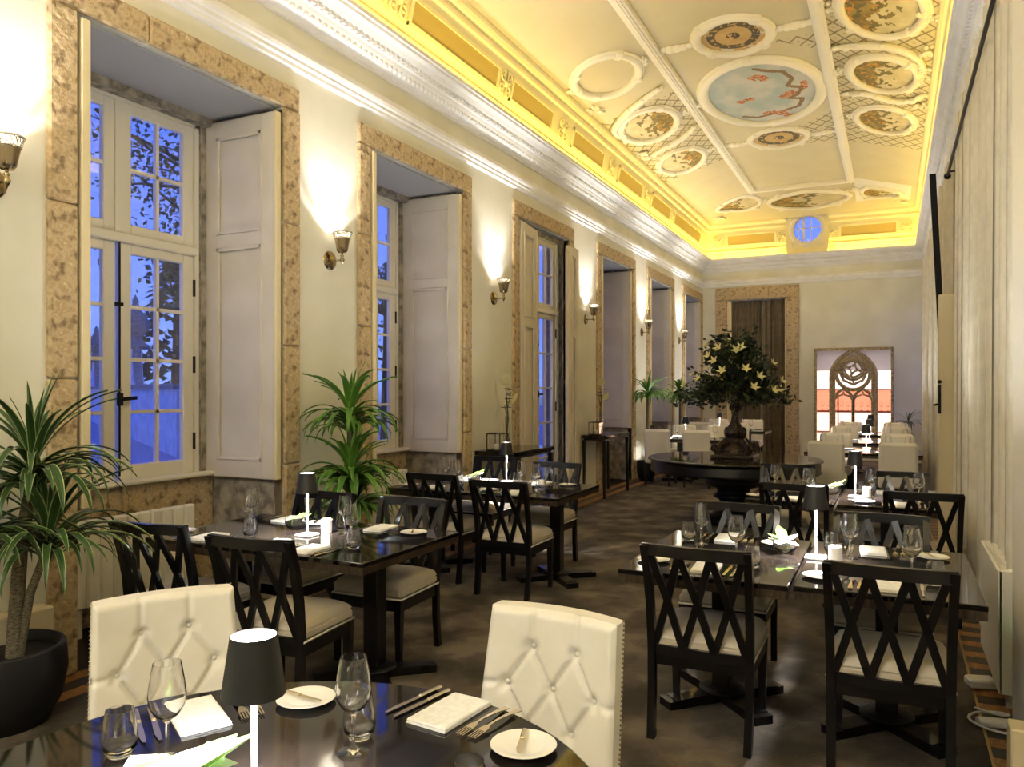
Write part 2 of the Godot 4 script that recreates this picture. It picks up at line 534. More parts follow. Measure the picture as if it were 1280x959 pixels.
func make_shell():
	var mb := MB.new()
	mb.span(Vector3(-5.05, -0.25, ZN + 0.3), Vector3(1.2, -0.012, ZE - 0.3))
	var fl := struct(mb, "floor", M.wenge)
	mb = MB.new()
	mb.span(Vector3(-3.72, -0.012, ZN), Vector3(0.383, 0.0, ZE))
	var carpet := put(mb, "carpet", M.carpet)
	tag(carpet, "mottled brown carpet running the length of the hall", "carpet", "", "structure")
	mb = MB.new()
	mb.span(Vector3(0.383, -0.012, -2.6), Vector3(0.395, 0.003, ZE))
	put(mb, "carpet_edge_strip", M.gilt_strip, fl)
	# parquet borders: strips along the window wall, blocks across along the curtain wall
	for r in 4:
		var x0 := -4.15 + r * 0.108
		var z := -2.0 - 0.35 * (r % 2)
		while z > ZE + 0.1:
			var z1 := maxf(z - 1.4, ZE)
			var p := MB.new()
			p.span(Vector3(x0 + 0.002, -0.012, z - 0.002), Vector3(x0 + 0.106, -0.001, z1 + 0.002))
			put(p, "plank", M.oak if r % 2 == 0 else M.wenge, fl)
			z = z1
	var blk := MB.new()
	blk.box(Vector3(0, -0.006, 0), Vector3(0.325, 0.01, 0.106))
	var bm := blk.mesh()
	for k in 130:
		put(bm, "plank", M.oak if k % 2 == 0 else M.wenge, fl, Vector3(0.395 + 0.1625, 0, -2.8 - k * 0.11))
	# window wall with its deep embrasures
	mb = MB.new()
	var z0 := ZN + 0.3
	for i in 7:
		var zc: float = WINDOWS[i] if i < 6 else ZE - 1.0
		var zn := zc + 0.83 if i < 6 else ZE - 0.3
		if i == 3:   # the pier beyond the glazed door is thinner
			mb.span(Vector3(-4.5, 0, z0), Vector3(XL, 6.3, zn + 0.2))
			mb.span(Vector3(-5.05, 0, zn + 0.2), Vector3(XL, 6.3, zn))
		else:
			mb.span(Vector3(-5.05, 0, z0), Vector3(XL, 6.3, zn))
		if i < 6:
			mb.span(Vector3(-5.05, 3.74, zn), Vector3(XL, 6.3, zc - 0.83))
			if i != 2: mb.span(Vector3(-5.05, 0, zn), Vector3(-4.86, 0.93, zc - 0.83))
		z0 = zc - 0.83
	struct(mb, "wall_left", M.wall)
	# curtain wall: one bare window at its far end lets the dusk in
	mb = MB.new()
	mb.span(Vector3(XR, 0, ZN + 0.3), Vector3(1.2, 6.3, -17.2))
	mb.span(Vector3(XR, 0, -18.9), Vector3(1.2, 6.3, ZE - 0.3))
	mb.span(Vector3(XR, 0, -17.2), Vector3(1.2, 0.9, -18.9))
	mb.span(Vector3(XR, 3.6, -17.2), Vector3(1.2, 6.3, -18.9))
	struct(mb, "wall_right", M.wall)
	# end wall with the doorway and the tracery opening
	mb = MB.new()
	var zb := ZE - 0.4
	mb.span(Vector3(XL, 0, ZE), Vector3(-3.55, 4.8, zb))
	mb.span(Vector3(-3.55, 3.74, ZE), Vector3(-2.2, 4.8, zb))
	mb.span(Vector3(-2.2, 0, ZE), Vector3(-1.595, 4.8, zb))
	mb.span(Vector3(-1.595, 0, ZE), Vector3(0.03, 0.15, zb))
	mb.span(Vector3(-1.595, 2.52, ZE), Vector3(0.03, 4.8, zb))
	mb.span(Vector3(0.03, 0, ZE), Vector3(XR, 4.8, zb))
	struct(mb, "wall_back", M.wall)
	mb = MB.new()
	mb.span(Vector3(XL, 0, ZN), Vector3(XR, 6.3, ZN + 0.3))
	struct(mb, "wall_front", M.wall)

	# ceiling: flat field, sloping sides, slab above; the lattice is painted on it
	mb = MB.new()
	var xs := [-3.89, -2.68, -0.75, 0.46]
	var zs := [2.34, 0.69, -17.09, -18.74]
	var corner := func(i: int, j: int) -> Vector3:
		return Vector3(xs[i], ceil_y(xs[i], zs[j]), zs[j])
	var uvq := func(p: Vector3) -> Vector2: return Vector2((p.x + 3.89) / 4.35, (2.34 - p.z) / 21.08)
	for i in 3:
		for j in 3:
			var q := [corner.call(i, j), corner.call(i, j + 1), corner.call(i + 1, j + 1), corner.call(i + 1, j)]
			# seen from below; the hips split along the diagonal that meets the inner corner
			var fl2 := (i == 0 and j == 0) or (i == 2 and j == 2)
			var ids := [[0, 1, 2], [0, 2, 3]]
			if fl2: ids = [[0, 1, 2], [0, 2, 3]]
			elif (i == 2 and j == 0) or (i == 0 and j == 2): ids = [[1, 2, 3], [1, 3, 0]]
			for t in ids:
				var a: Vector3 = q[t[0]]
				var b: Vector3 = q[t[1]]
				var c: Vector3 = q[t[2]]
				var m := (b - a).cross(c - a).normalized()
				if m.y > 0:
					var s := b
					b = c; c = s
					m = -m
				mb.tri(a, b, c, m, m, m, uvq.call(a), uvq.call(b), uvq.call(c))
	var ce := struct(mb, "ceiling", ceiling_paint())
	mb = MB.new()
	mb.span(Vector3(-5.05, 6.1, ZN + 0.3), Vector3(1.2, 6.3, ZE - 0.6))
	put(mb, "roof_slab", M.plaster, ce)
	make_cornice()
	make_frieze()
	make_ceiling_stucco(ce)

func ceiling_paint() -> StandardMaterial3D:
	var W := 480
	var Hh := 2048
	var im := Image.create(W, Hh, false, Image.FORMAT_RGB8)
	im.fill(hx("e6dcbb"))
	var fn := FastNoiseLite.new()
	fn.seed = 77
	fn.frequency = 0.012
	fn.fractal_octaves = 4
	for y in Hh:
		for x in W:
			var k := fn.get_noise_2d(x, y) * 0.5 + 0.5
			var c := hx("cfc196").lerp(hx("d9cca6"), k)
			var wx := -3.89 + 4.35 * x / W
			var wz := 2.34 - 21.08 * y / Hh
			# trellis painted on the sides and corners of the painted field
			var inside := wz < -8.1 and wz > -15.0
			if inside:
				var on := false
				if wx > -0.72: on = wz > -14.4 and wz < -8.3
				elif wx > -1.45: on = pow((wx + 1.7) / 1.15, 2) + pow((wz + 11.6) / 1.75, 2) > 1.0 and wz < -9.9 and wz > -14.3
				elif wx < -2.72: on = wz < -10.9 and wz > -14.5
				if on:
					var a := fposmod((wx + wz * 0.72) / 0.21, 1.0)
					var b := fposmod((wx - wz * 0.72) / 0.21, 1.0)
					if a < 0.13 or b < 0.13: c = hx("84754f")
					elif absf(a - 0.565) < 0.09 and absf(b - 0.565) < 0.09: c = hx("b5a682")
			if wx > -0.7 and wx < 0.34 and wz < -16.95 and wz > -18.2: c = hx("ebe8e2").lerp(c, 0.15)  # pale rectangle: extra brightness painted into the ceiling colour
			im.set_pixel(x, y, c)
	var m := mat(Color.WHITE, 0.7)
	m.albedo_texture = ImageTexture.create_from_image(im)
	return m

const LOW := [Vector2(0, 4.06), Vector2(0.03, 4.075), Vector2(0.03, 4.105), Vector2(0.05, 4.115), Vector2(0.05, 4.14), Vector2(0.065, 4.15), Vector2(0.075, 4.175), Vector2(0.075, 4.205), Vector2(0.05, 4.22), Vector2(0.05, 4.235), Vector2(0, 4.245)]
const HIGH := [Vector2(0, 4.42), Vector2(0.025, 4.425), Vector2(0.025, 4.45), Vector2(0.04, 4.455), Vector2(0.075, 4.48), Vector2(0.115, 4.53), Vector2(0.125, 4.555), Vector2(0.15, 4.56), Vector2(0.15, 4.60), Vector2(0.185, 4.605), Vector2(0.215, 4.635), Vector2(0.255, 4.65), Vector2(0.26, 4.675), Vector2(0.277, 4.68), Vector2(0.277, 4.715), Vector2(0.25, 4.715), Vector2(0.25, 4.68), Vector2(0.0, 4.68)]

func cornice_runs() -> Array:
	return [["left", Vector3(XL, 0, ZN), Vector3(XL, 0, ZE), Vector3(1, 0, 0)], ["back", Vector3(XL, 0, ZE), Vector3(XR, 0, ZE), Vector3(0, 0, 1)], ["right", Vector3(XR, 0, ZE), Vector3(XR, 0, ZN), Vector3(-1, 0, 0)], ["front", Vector3(XR, 0, ZN), Vector3(XL, 0, ZN), Vector3(0, 0, -1)]]

func make_cornice():
	var k := 0
	for r in cornice_runs():
		k += 1
		var a := MB.new()
		a.sweep(LOW, r[1], r[2], r[3], 1, 1)
		var o := struct(a, "trim_%d" % k, M.cornice)
		var b := MB.new()
		b.sweep(HIGH, r[1], r[2], r[3], 1, 1)
		put(b, "cornice", M.cornice, o)
		# carved bead and leaf rows
		var f: Vector3 = (r[2] - r[1]).normalized()
		var n := int(r[1].distance_to(r[2]) / 0.075)
		if r[0] == "front": continue
		var c := MB.new()
		var d := MB.new()
		for i in n:
			var at: Vector3 = r[1] + f * (0.15 + i * 0.075)
			c.bev(at + r[3] * 0.085 + Vector3(0, 4.5, 0), Vector3(0.05, 0.055, 0.05), 0.018, Basis(Vector3.UP, PI / 4))
			d.box(at + r[3] * 0.16 + Vector3(0, 4.58, 0), Vector3(0.028, 0.03, 0.045) if absf(r[3].x) > 0.5 else Vector3(0.045, 0.03, 0.028))
		var oc := put(c, "carved_leaf_row", M.cornice, o)
		oc.set_meta("kind", "stuff")
		var od := put(d, "dentil_row", M.cornice, o)
		od.set_meta("kind", "stuff")

# frieze: leans in from the wall above the cornice up to the ceiling moulding
const FR := [Vector2(0.0, 4.66), Vector2(0.015, 4.88), Vector2(0.055, 4.885), Vector2(0.07, 4.91), Vector2(0.055, 4.94), Vector2(0.04, 4.95), Vector2(0.075, 5.02), Vector2(0.135, 5.28), Vector2(0.165, 5.36), Vector2(0.2, 5.37), Vector2(0.21, 5.4), Vector2(0.19, 5.42), Vector2(0.2, 5.45), Vector2(0.245, 5.46), Vector2(0.275, 5.485), Vector2(0.285, 5.515), Vector2(0.285, 5.545), Vector2(0.24, 5.55), Vector2(0.24, 5.7)]
const PANELS := [[2.1, 0.2], [-0.2, -1.5], [-1.9, -3.9], [-4.3, -5.7], [-6.1, -7.88], [-8.23, -9.45], [-10.19, -11.48], [-12.23, -13.56], [-14.18, -15.53], [-15.86, -18.25]]

func fr_at(run, s: float, h: float) -> Vector3:  # a point on the frieze field, s metres along the run
	var f: Vector3 = (run[2] - run[1]).normalized()
	var p := 0.075 + (h - 5.02) * 0.06 / 0.26
	return run[1] + f * s + run[3] * p + Vector3.UP * h

func frieze_panel(parent: Node, run, s0: float, s1: float):
	var h0 := 5.03
	var h1 := 5.27
	var f: Vector3 = (run[2] - run[1]).normalized()
	var up := Vector3(run[3].x * 0.06, 0.26, run[3].z * 0.06).normalized()
	var nrm: Vector3 = run[3] * up.y - Vector3.UP * 0.225
	var P := [fr_at(run, s0, h0), fr_at(run, s1, h0), fr_at(run, s1, h1), fr_at(run, s0, h1)]
	var mb := MB.new()
	for k in 4:
		var a: Vector3 = P[k]
		var b: Vector3 = P[(k + 1) % 4]
		var e := (b - a).normalized() * 0.02
		mb.bar(a - e + nrm * 0.012, b + e + nrm * 0.012, 0.028, 0.04, nrm.cross((b - a).normalized()))
	var o := put(mb, "frieze_panel_frame", M.frieze, parent)
	var fi := MB.new()
	var c: Vector3 = (P[0] + P[2]) * 0.5 + nrm * 0.004
	var bs := Basis(f, up, f.cross(up))
	fi.box(c, Vector3(absf(s1 - s0) - 0.03, 0.22, 0.012), bs)
	put(fi, "frieze_panel_field", M.frieze_panel, o)

func spiral(mb: MB, c: Vector3, ux: Vector3, uy: Vector3, r: float, turns: float, start: float, thick: float, hand := 1.0):
	var pts := []
	var rad := []
	var n := int(10 * turns) + 4
	for i in n + 1:
		var k := float(i) / n
		var a := start + hand * k * turns * TAU
		var rr := r * (1.0 - 0.82 * k)
		pts.append(c + ux * cos(a) * rr + uy * sin(a) * rr)
		rad.append(thick * (1.0 - 0.5 * k))
	mb.tube(pts, rad, 6)
	mb.blob(pts[n], Vector3.ONE * thick * 1.1, 6, 4)

func scroll_pair(mb: MB, c: Vector3, ux: Vector3, uy: Vector3, s: float):
	for sx in [-1.0, 1.0]:
		for sy in [-1.0, 1.0]:
			spiral(mb, c + ux * 0.36 * s * sx + uy * 0.42 * s * sy, ux * sx, uy * sy, 0.34 * s, 1.2, -PI * 0.6, 0.085 * s)
		mb.tube([c + ux * 0.12 * s * sx - uy * 0.75 * s, c + ux * 0.22 * s * sx, c + ux * 0.12 * s * sx + uy * 0.75 * s], 0.06 * s, 5)
	mb.blob(c, Vector3.ONE * 0.2 * s, 8, 5)

func leaf_cluster(mb: MB, c: Vector3, ux: Vector3, uy: Vector3, s: float, sd: int):
	var g := RandomNumberGenerator.new()
	g.seed = sd
	for k in 3:
		spiral(mb, c + ux * g.randf_range(-0.6, 0.6) * s + uy * g.randf_range(-0.5, 0.5) * s, ux, uy, s * g.randf_range(0.22, 0.36), 1.1, g.randf() * TAU, s * 0.085, 1.0 if k % 2 else -1.0)
	for k in 7:
		var a := g.randf() * TAU
		var d := ux * cos(a) + uy * sin(a)
		var p: Vector3 = c + d * s * g.randf_range(0.2, 0.8)
		mb.blob(p, Vector3.ONE * s * g.randf_range(0.09, 0.17), 6, 4)

func holed_plate(mb: MB, c: Vector3, hw: float, y0: float, y1: float, r: float, depth: float):
	# upright plate facing +z with a round hole through it
	var n := 32
	for i in n:
		var q := []
		for j in [i, i + 1]:
			var a: float = TAU * j / n
			var d := Vector2(cos(a), sin(a))
			var k := minf(hw / maxf(absf(d.x), 1e-5), (y1 - c.y if d.y > 0 else c.y - y0) / maxf(absf(d.y), 1e-5))
			q.append([Vector3(c.x + d.x * r, c.y + d.y * r, c.z), Vector3(c.x + d.x * k, c.y + d.y * k, c.z)])
		var o := Vector3(0, 0, depth)
		mb.quad(q[0][0] + o, q[0][1] + o, q[1][1] + o, q[1][0] + o)
		mb.quad(q[0][0], q[0][0] + o, q[1][0] + o, q[1][0])
		mb.quad(q[0][1] + o, q[0][1], q[1][1], q[1][1] + o)

func make_frieze():
	var k := 4
	for r in cornice_runs():
		k += 1
		var mb := MB.new()
		var f: Vector3 = (r[2] - r[1]).normalized()
		if r[0] == "back":
			mb.sweep(FR, r[1], r[1] + f * 1.965, r[3], 1, 0)
			mb.sweep(FR, r[1] + f * 2.865, r[2], r[3], 0, 1)
			holed_plate(mb, Vector3(-1.735, 5.26, ZE), 0.45, 4.66, 5.62, 0.3, 0.2)
		else:
			mb.sweep(FR, r[1], r[2], r[3], 1, 1)
		var o := struct(mb, "trim_%d" % k, M.frieze)
		var up := Vector3(r[3].x * 0.06, 0.26, r[3].z * 0.06).normalized()
		var mids := []
		if r[0] == "left" or r[0] == "right":
			for i in PANELS.size():
				var p = PANELS[i]
				var s0: float = absf(p[0] - r[1].z)
				var s1: float = absf(p[1] - r[1].z)
				frieze_panel(o, r, minf(s0, s1), maxf(s0, s1))
				if i > 0: mids.append(absf((p[0] + PANELS[i - 1][1]) * 0.5 - r[1].z))
		elif r[0] == "back":
			frieze_panel(o, r, 0.62, 1.72)
			frieze_panel(o, r, 3.1, 4.25)
			mids = [0.42, 1.9, 2.94, 4.43]
		for m in mids:
			var c: Vector3 = fr_at(r, m, 5.15) + r[3] * 0.02
			var sm := MB.new()
			scroll_pair(sm, c, f, up, 0.2)
			put(sm, "scroll_ornament", M.frieze, o)
			var lm := MB.new()
			leaf_cluster(lm, r[1] + f * m + r[3] * 0.05 + Vector3(0, 4.83, 0), f, Vector3.UP, 0.13, int(m * 100) + 3)
			put(lm, "leaf_ornament", M.frieze, o)
		if r[0] == "back":
			# the round window in the middle of the end frieze
			var oc := Vector3(-1.735, 5.26, ZE + 0.16)
			var w := struct_node("window_8")
			w.position = oc
			var ring := MB.new()
			ring.lathe([Vector2(0.30, -0.12), Vector2(0.42, -0.1), Vector2(0.42, 0.02), Vector2(0.38, 0.06), Vector2(0.34, 0.06), Vector2(0.30, 0.02), Vector2(0.30, -0.12)], 28, Vector3.ZERO, Basis(Vector3.RIGHT, PI / 2))
			put(ring, "round_frame", M.stucco, w)
			var pn := MB.new()
			pn.lathe([Vector2(0.0, -0.06), Vector2(0.31, -0.06)], 28, Vector3.ZERO, Basis(Vector3.RIGHT, PI / 2))
			put(pn, "window_pane", M.pane, w)
			var bars := MB.new()
			for bx in [-0.19, -0.08, 0.09]: bars.box(Vector3(bx, 0, -0.05), Vector3(0.05 if bx == -0.08 else 0.018, 0.5, 0.02))
			bars.box(Vector3(0.0, 0.03, -0.05), Vector3(0.58, 0.018, 0.02))
			put(bars, "glazing_bar", M.frame_paint, w)
			for yy in [0.36, -0.36]:
				var lo := MB.new()
				for q in [-0.28, 0.0, 0.28]: leaf_cluster(lo, Vector3(q, yy - absf(q) * 0.15 * signf(yy), 0.06), Vector3.RIGHT, Vector3.UP, 0.13, int(yy * 50 + q * 30) + 60)
				put(lo, "leaf_ornament", M.stucco, w)

# ---------------------------------------------------------------- stucco and paintings of the ceiling
func on_ceiling(x: float, z: float, drop := 0.0) -> Vector3:
	return Vector3(x, ceil_y(x, z) - drop, z)

func oval_pts(cx: float, cz: float, a: float, b: float, n: int, drop: float, lens := 0.0) -> Array:
	var pts := []
	for i in n:
		var t := TAU * i / n
		var s := sin(t)
		var c := cos(t)
		pts.append(on_ceiling(cx + a * c * (pow(absf(c), lens) if a > b else 1.0), cz + b * s * (1.0 if a > b else pow(absf(s), lens)) * (1.0 - lens * 0.15), drop))
	return pts

func painting(kind: int, sd: int) -> StandardMaterial3D:
	var S := 160
	var im := Image.create(S, S, false, Image.FORMAT_RGB8)
	var fn := FastNoiseLite.new()
	fn.seed = sd
	fn.frequency = 0.02
	fn.fractal_octaves = 5
	var g := RandomNumberGenerator.new()
	g.seed = sd
	for y in S:
		for x in S:
			var u := float(x) / S
			var w := float(y) / S
			var k := fn.get_noise_2d(x, y)
			var c: Color
			if kind == 0:   # landscape: pale sky, trees, ochre ground; up is towards u = 1
				c = hx("d9cba6").lerp(hx("c2b48c"), k + 0.5)
				var h := 0.42 + 0.25 * fn.get_noise_2d(w * 130.0, 40.0)
				if u < h: c = hx("a08848").lerp(hx("7a6638"), clampf(k * 1.6 + 0.5, 0, 1))
				if fn.get_noise_2d(x * 1.6 + 300, y * 1.6) > 0.12 and u < h + 0.28: c = hx("655c38").lerp(hx("85754a"), clampf(k + 0.5, 0, 1))
				if fn.get_noise_2d(x * 2.2 + 700, y * 2.2) > 0.3 and u < h: c = hx("c98a3a")
			elif kind == 1:  # grotesque medallion: dark wreath on ochre
				var d := Vector2(u - 0.5, w - 0.5).length()
				c = hx("cfae72").lerp(hx("c19c62"), k + 0.5)
				if d > 0.27 and d < 0.39 and fn.get_noise_2d(x * 3.0, y * 3.0) > -0.25: c = hx("5d5138")
				if d < 0.1 and fn.get_noise_2d(x * 3.0 + 90, y * 3.0) > -0.1: c = hx("564a34")
				if d >= 0.39 and k > 0.1: c = hx("e0d2b2")
			else:            # the great oval: pale sky
				c = hx("a9b4aa").lerp(hx("c9c6b8"), clampf(k * 1.3 + 0.25 + u * 0.5, 0, 1))
			im.set_pixel(x, y, c)
	if kind == 2:
		# a winding garland with warm figures along it
		var way := [Vector2(0.52, 0.12), Vector2(0.62, 0.18), Vector2(0.74, 0.22), Vector2(0.8, 0.34), Vector2(0.74, 0.44), Vector2(0.86, 0.5), Vector2(0.8, 0.6), Vector2(0.72, 0.64), Vector2(0.84, 0.68), Vector2(0.78, 0.8), Vector2(0.58, 0.86), Vector2(0.36, 0.9), Vector2(0.22, 0.84)]
		for i in way.size() - 1:
			for s in 24:
				var p: Vector2 = way[i].lerp(way[i + 1], s / 24.0)
				im.fill_rect(Rect2i(int(p.x * S) - 2 + s % 3, int(p.y * S) - 2 + s % 2, 4, 4), hx("7e6a44").lerp(hx("a0744a"), (s % 5) / 5.0))
		for b in [[0.5, 0.24, 11, 6], [0.56, 0.27, 7, 6], [0.88, 0.46, 6, 10], [0.74, 0.56, 9, 6], [0.68, 0.6, 7, 5], [0.28, 0.58, 6, 4], [0.36, 0.56, 7, 4], [0.5, 0.84, 11, 5], [0.6, 0.88, 9, 6], [0.66, 0.93, 8, 3]]:
			for k in 60:
				var a := g.randf() * TAU
				var q := sqrt(g.randf())
				im.fill_rect(Rect2i(int(b[0] * S + cos(a) * q * b[2]), int(b[1] * S + sin(a) * q * b[3]), 3, 2), [hx("c9824f"), hx("b5673a"), hx("dba274"), hx("9c5a36")][k % 4])
	var m := mat(Color.WHITE, 0.75)
	m.albedo_texture = ImageTexture.create_from_image(im)
	return m

func medallion(ce: Node, cx: float, cz: float, a: float, b: float, paint: Material, band := 0.085, lens := 0.0, bands := 4, flip := 1.0):
	var fr := MB.new()
	fr.tube(oval_pts(cx, cz, a - band * 0.6, b - band * 0.6, 40, 0.02, lens), band * 0.7, 8, true, 0.75)
	fr.tube(oval_pts(cx, cz, a, b, 40, 0.01, lens), band * 0.3, 6, true)
	var o := put(fr, "oval_moulding", M.stucco, ce)
	for k in bands:
		var t := TAU * (k + 0.5) / bands
		var p := on_ceiling(cx + (a - band * 0.5) * cos(t), cz + (b - band * 0.5) * sin(t), 0.02)
		var q := MB.new()
		q.bev(p, Vector3(band * 1.75, 0.09, 0.11), 0.02, Basis(Vector3.UP, -atan2((b) * sin(t), (a) * cos(t))))
		put(q, "ribbon_band", M.stucco, o)
	if paint:
		var pn := MB.new()
		var ia := a - band * 1.0
		var ib := b - band * 1.0
		var rim := oval_pts(cx, cz, ia, ib, 40, 0.006, lens)
		var c0 := on_ceiling(cx, cz, 0.006)
		var uvf := func(p: Vector3) -> Vector2: return Vector2(0.5 + flip * 0.5 * (p.x - cx) / ia, 0.5 - 0.5 * (p.z - cz) / ib)
		for i in 40:
			var p: Vector3 = rim[i]
			var r: Vector3 = rim[(i + 1) % 40]
			pn.tri(c0, p, r, Vector3.DOWN, Vector3.DOWN, Vector3.DOWN, uvf.call(c0), uvf.call(p), uvf.call(r))
		put(pn, "ceiling_painting", paint, o)

func garland(ce: Node, a: Vector2, b: Vector2, n: int, sd: int):
	var g := RandomNumberGenerator.new()
	g.seed = sd
	var mb := MB.new()
	for i in n:
		var p := a.lerp(b, (i + 0.5) / n)
		var r := 0.03 + 0.03 * sin(PI * (i + 0.5) / n) + g.randf() * 0.01
		mb.blob(on_ceiling(p.x, p.y + g.randf_range(-0.015, 0.015), 0.02), Vector3(r * 1.25, r * 0.8, r), 8, 5)
	put(mb, "garland", M.stucco, ce)

func long_scroll(ce: Node, pts2: Array, thick: float):
	var pts := []
	var rad := []
	for i in pts2.size():
		pts.append(on_ceiling(pts2[i].x, pts2[i].y, 0.03))
	var cv := Curve3D.new()
	for p in pts: cv.add_point(p)
	for i in range(1, pts.size() - 1):
		var d: Vector3 = (pts[i + 1] - pts[i - 1]) * 0.2
		cv.set_point_in(i, -d); cv.set_point_out(i, d)
	var fine := []
	var nn := 22
	for i in nn + 1:
		fine.append(cv.sample_baked(cv.get_baked_length() * i / nn))
		rad.append(thick * (0.35 + 0.75 * sin(PI * (0.12 + 0.8 * i / nn))))
	var mb := MB.new()
	mb.tube(fine, rad, 7, false, 0.7)
	for i in range(1, nn, 2):
		mb.blob(fine[i] + Vector3(0.0, -0.012, 0.03 if i % 4 == 1 else -0.03), Vector3(0.04, 0.025, 0.05) * (thick / 0.05), 6, 4)
	spiral(mb, fine[nn], Vector3(1, 0, 0), Vector3(0, 0, 1), thick * 1.6, 1.0, 0.4, thick * 0.4)
	put(mb, "acanthus_scroll", M.stucco, ce)

func make_ceiling_stucco(ce: Node):
	# the two long mouldings and their crossings
	for x in [-2.68, -0.75]:
		var mb := MB.new()
		mb.span(Vector3(x - 0.075, 5.80, 0.69), Vector3(x + 0.075, 5.88, -17.12))
		mb.span(Vector3(x - 0.045, 5.78, 0.69), Vector3(x + 0.045, 5.82, -17.1))
		mb.span(Vector3(x - 0.018, 5.768, 0.69), Vector3(x + 0.018, 5.79, -17.09))
		put(mb, "ceiling_moulding", M.stucco, ce)
	for z in [0.69, -17.09]:
		var mb := MB.new()
		mb.span(Vector3(-2.68, 5.80, z - 0.06), Vector3(-0.75, 5.87, z + 0.06))
		mb.span(Vector3(-2.68, 5.785, z - 0.03), Vector3(-0.75, 5.82, z + 0.03))
		put(mb, "ceiling_moulding", M.stucco, ce)
	medallion(ce, -1.68, -11.6, 0.86, 1.34, painting(2, 5), 0.11, 0.0, 2)
	var med := painting(1, 9)
	medallion(ce, -1.72, -9.55, 0.48, 0.55, med)
	medallion(ce, -1.72, -13.74, 0.5, 0.56, med, 0.075, 0.15)
	medallion(ce, -3.33, -9.6, 0.45, 0.6, null)
	medallion(ce, -3.35, -11.65, 0.45, 0.68, painting(0, 21), 0.085, 0.0, 4, -1.0)
	medallion(ce, -3.35, -13.7, 0.43, 0.66, painting(0, 24), 0.075, 0.1, 4, -1.0)
	medallion(ce, -0.1, -9.2, 0.47, 0.74, painting(0, 33))
	medallion(ce, -0.1, -11.1, 0.45, 0.66, painting(0, 35))
	medallion(ce, -0.1, -13.0, 0.44, 0.66, painting(0, 38), 0.075)
	var gold := painting(0, 51)
	medallion(ce, -3.05, -17.65, 0.5, 0.45, gold, 0.07, 0.2)
	medallion(ce, -1.62, -17.85, 0.86, 0.5, gold, 0.07, 0.45)
	medallion(ce, -0.2, -17.75, 0.42, 0.36, painting(0, 55), 0.07, 0.1)
	for z in [[-9.55, 0.5], [-13.74, 0.5]]:
		garland(ce, Vector2(-2.2, z[0]), Vector2(-2.6, z[0]), 5, 3)
		garland(ce, Vector2(-1.22, z[0]), Vector2(-0.8, z[0]), 5, 4)
	garland(ce, Vector2(-2.54, -11.6), Vector2(-2.62, -11.6), 2, 5)
	garland(ce, Vector2(-0.82, -11.4), Vector2(-0.78, -11.4), 2, 6)
	var k := 0
	for p in [[-2.83, -9.6], [-2.8, -11.7], [-2.82, -13.72], [-3.82, -9.6], [-3.83, -11.75], [-3.82, -13.72], [-0.62, -9.2], [-0.62, -11.1], [-0.62, -13.0], [0.39, -9.2], [0.39, -11.1], [0.39, -13.0], [-3.75, -10.35], [-3.76, -12.6], [-3.6, -18.3], [-2.1, -18.9], [0.2, -18.4], [-2.55, -17.55], [-0.72, -17.55], [0.4, -10.2], [0.4, -12.1]]:
		k += 1
		var mb := MB.new()
		leaf_cluster(mb, on_ceiling(p[0], p[1], 0.03), Vector3(1, 0, 0), Vector3(0, 0, 1), 0.2, 100 + k)
		put(mb, "acanthus_cluster", M.stucco, ce)
	long_scroll(ce, [Vector2(-2.85, -10.55), Vector2(-3.2, -10.7), Vector2(-3.55, -10.95), Vector2(-3.8, -11.3), Vector2(-3.78, -11.6)], 0.06)
	long_scroll(ce, [Vector2(-2.8, -12.35), Vector2(-3.1, -12.65), Vector2(-3.45, -12.75), Vector2(-3.75, -12.9)], 0.06)
	long_scroll(ce, [Vector2(-0.68, -10.35), Vector2(-0.4, -10.2), Vector2(-0.05, -10.15), Vector2(0.25, -10.4), Vector2(0.36, -10.85)], 0.06)
	long_scroll(ce, [Vector2(-0.62, -11.95), Vector2(-0.3, -11.85), Vector2(0.0, -12.05), Vector2(0.25, -11.95), Vector2(0.35, -11.8)], 0.06)
	long_scroll(ce, [Vector2(-0.66, -8.4), Vector2(-0.3, -8.3), Vector2(0.1, -8.3), Vector2(0.34, -8.6)], 0.06)

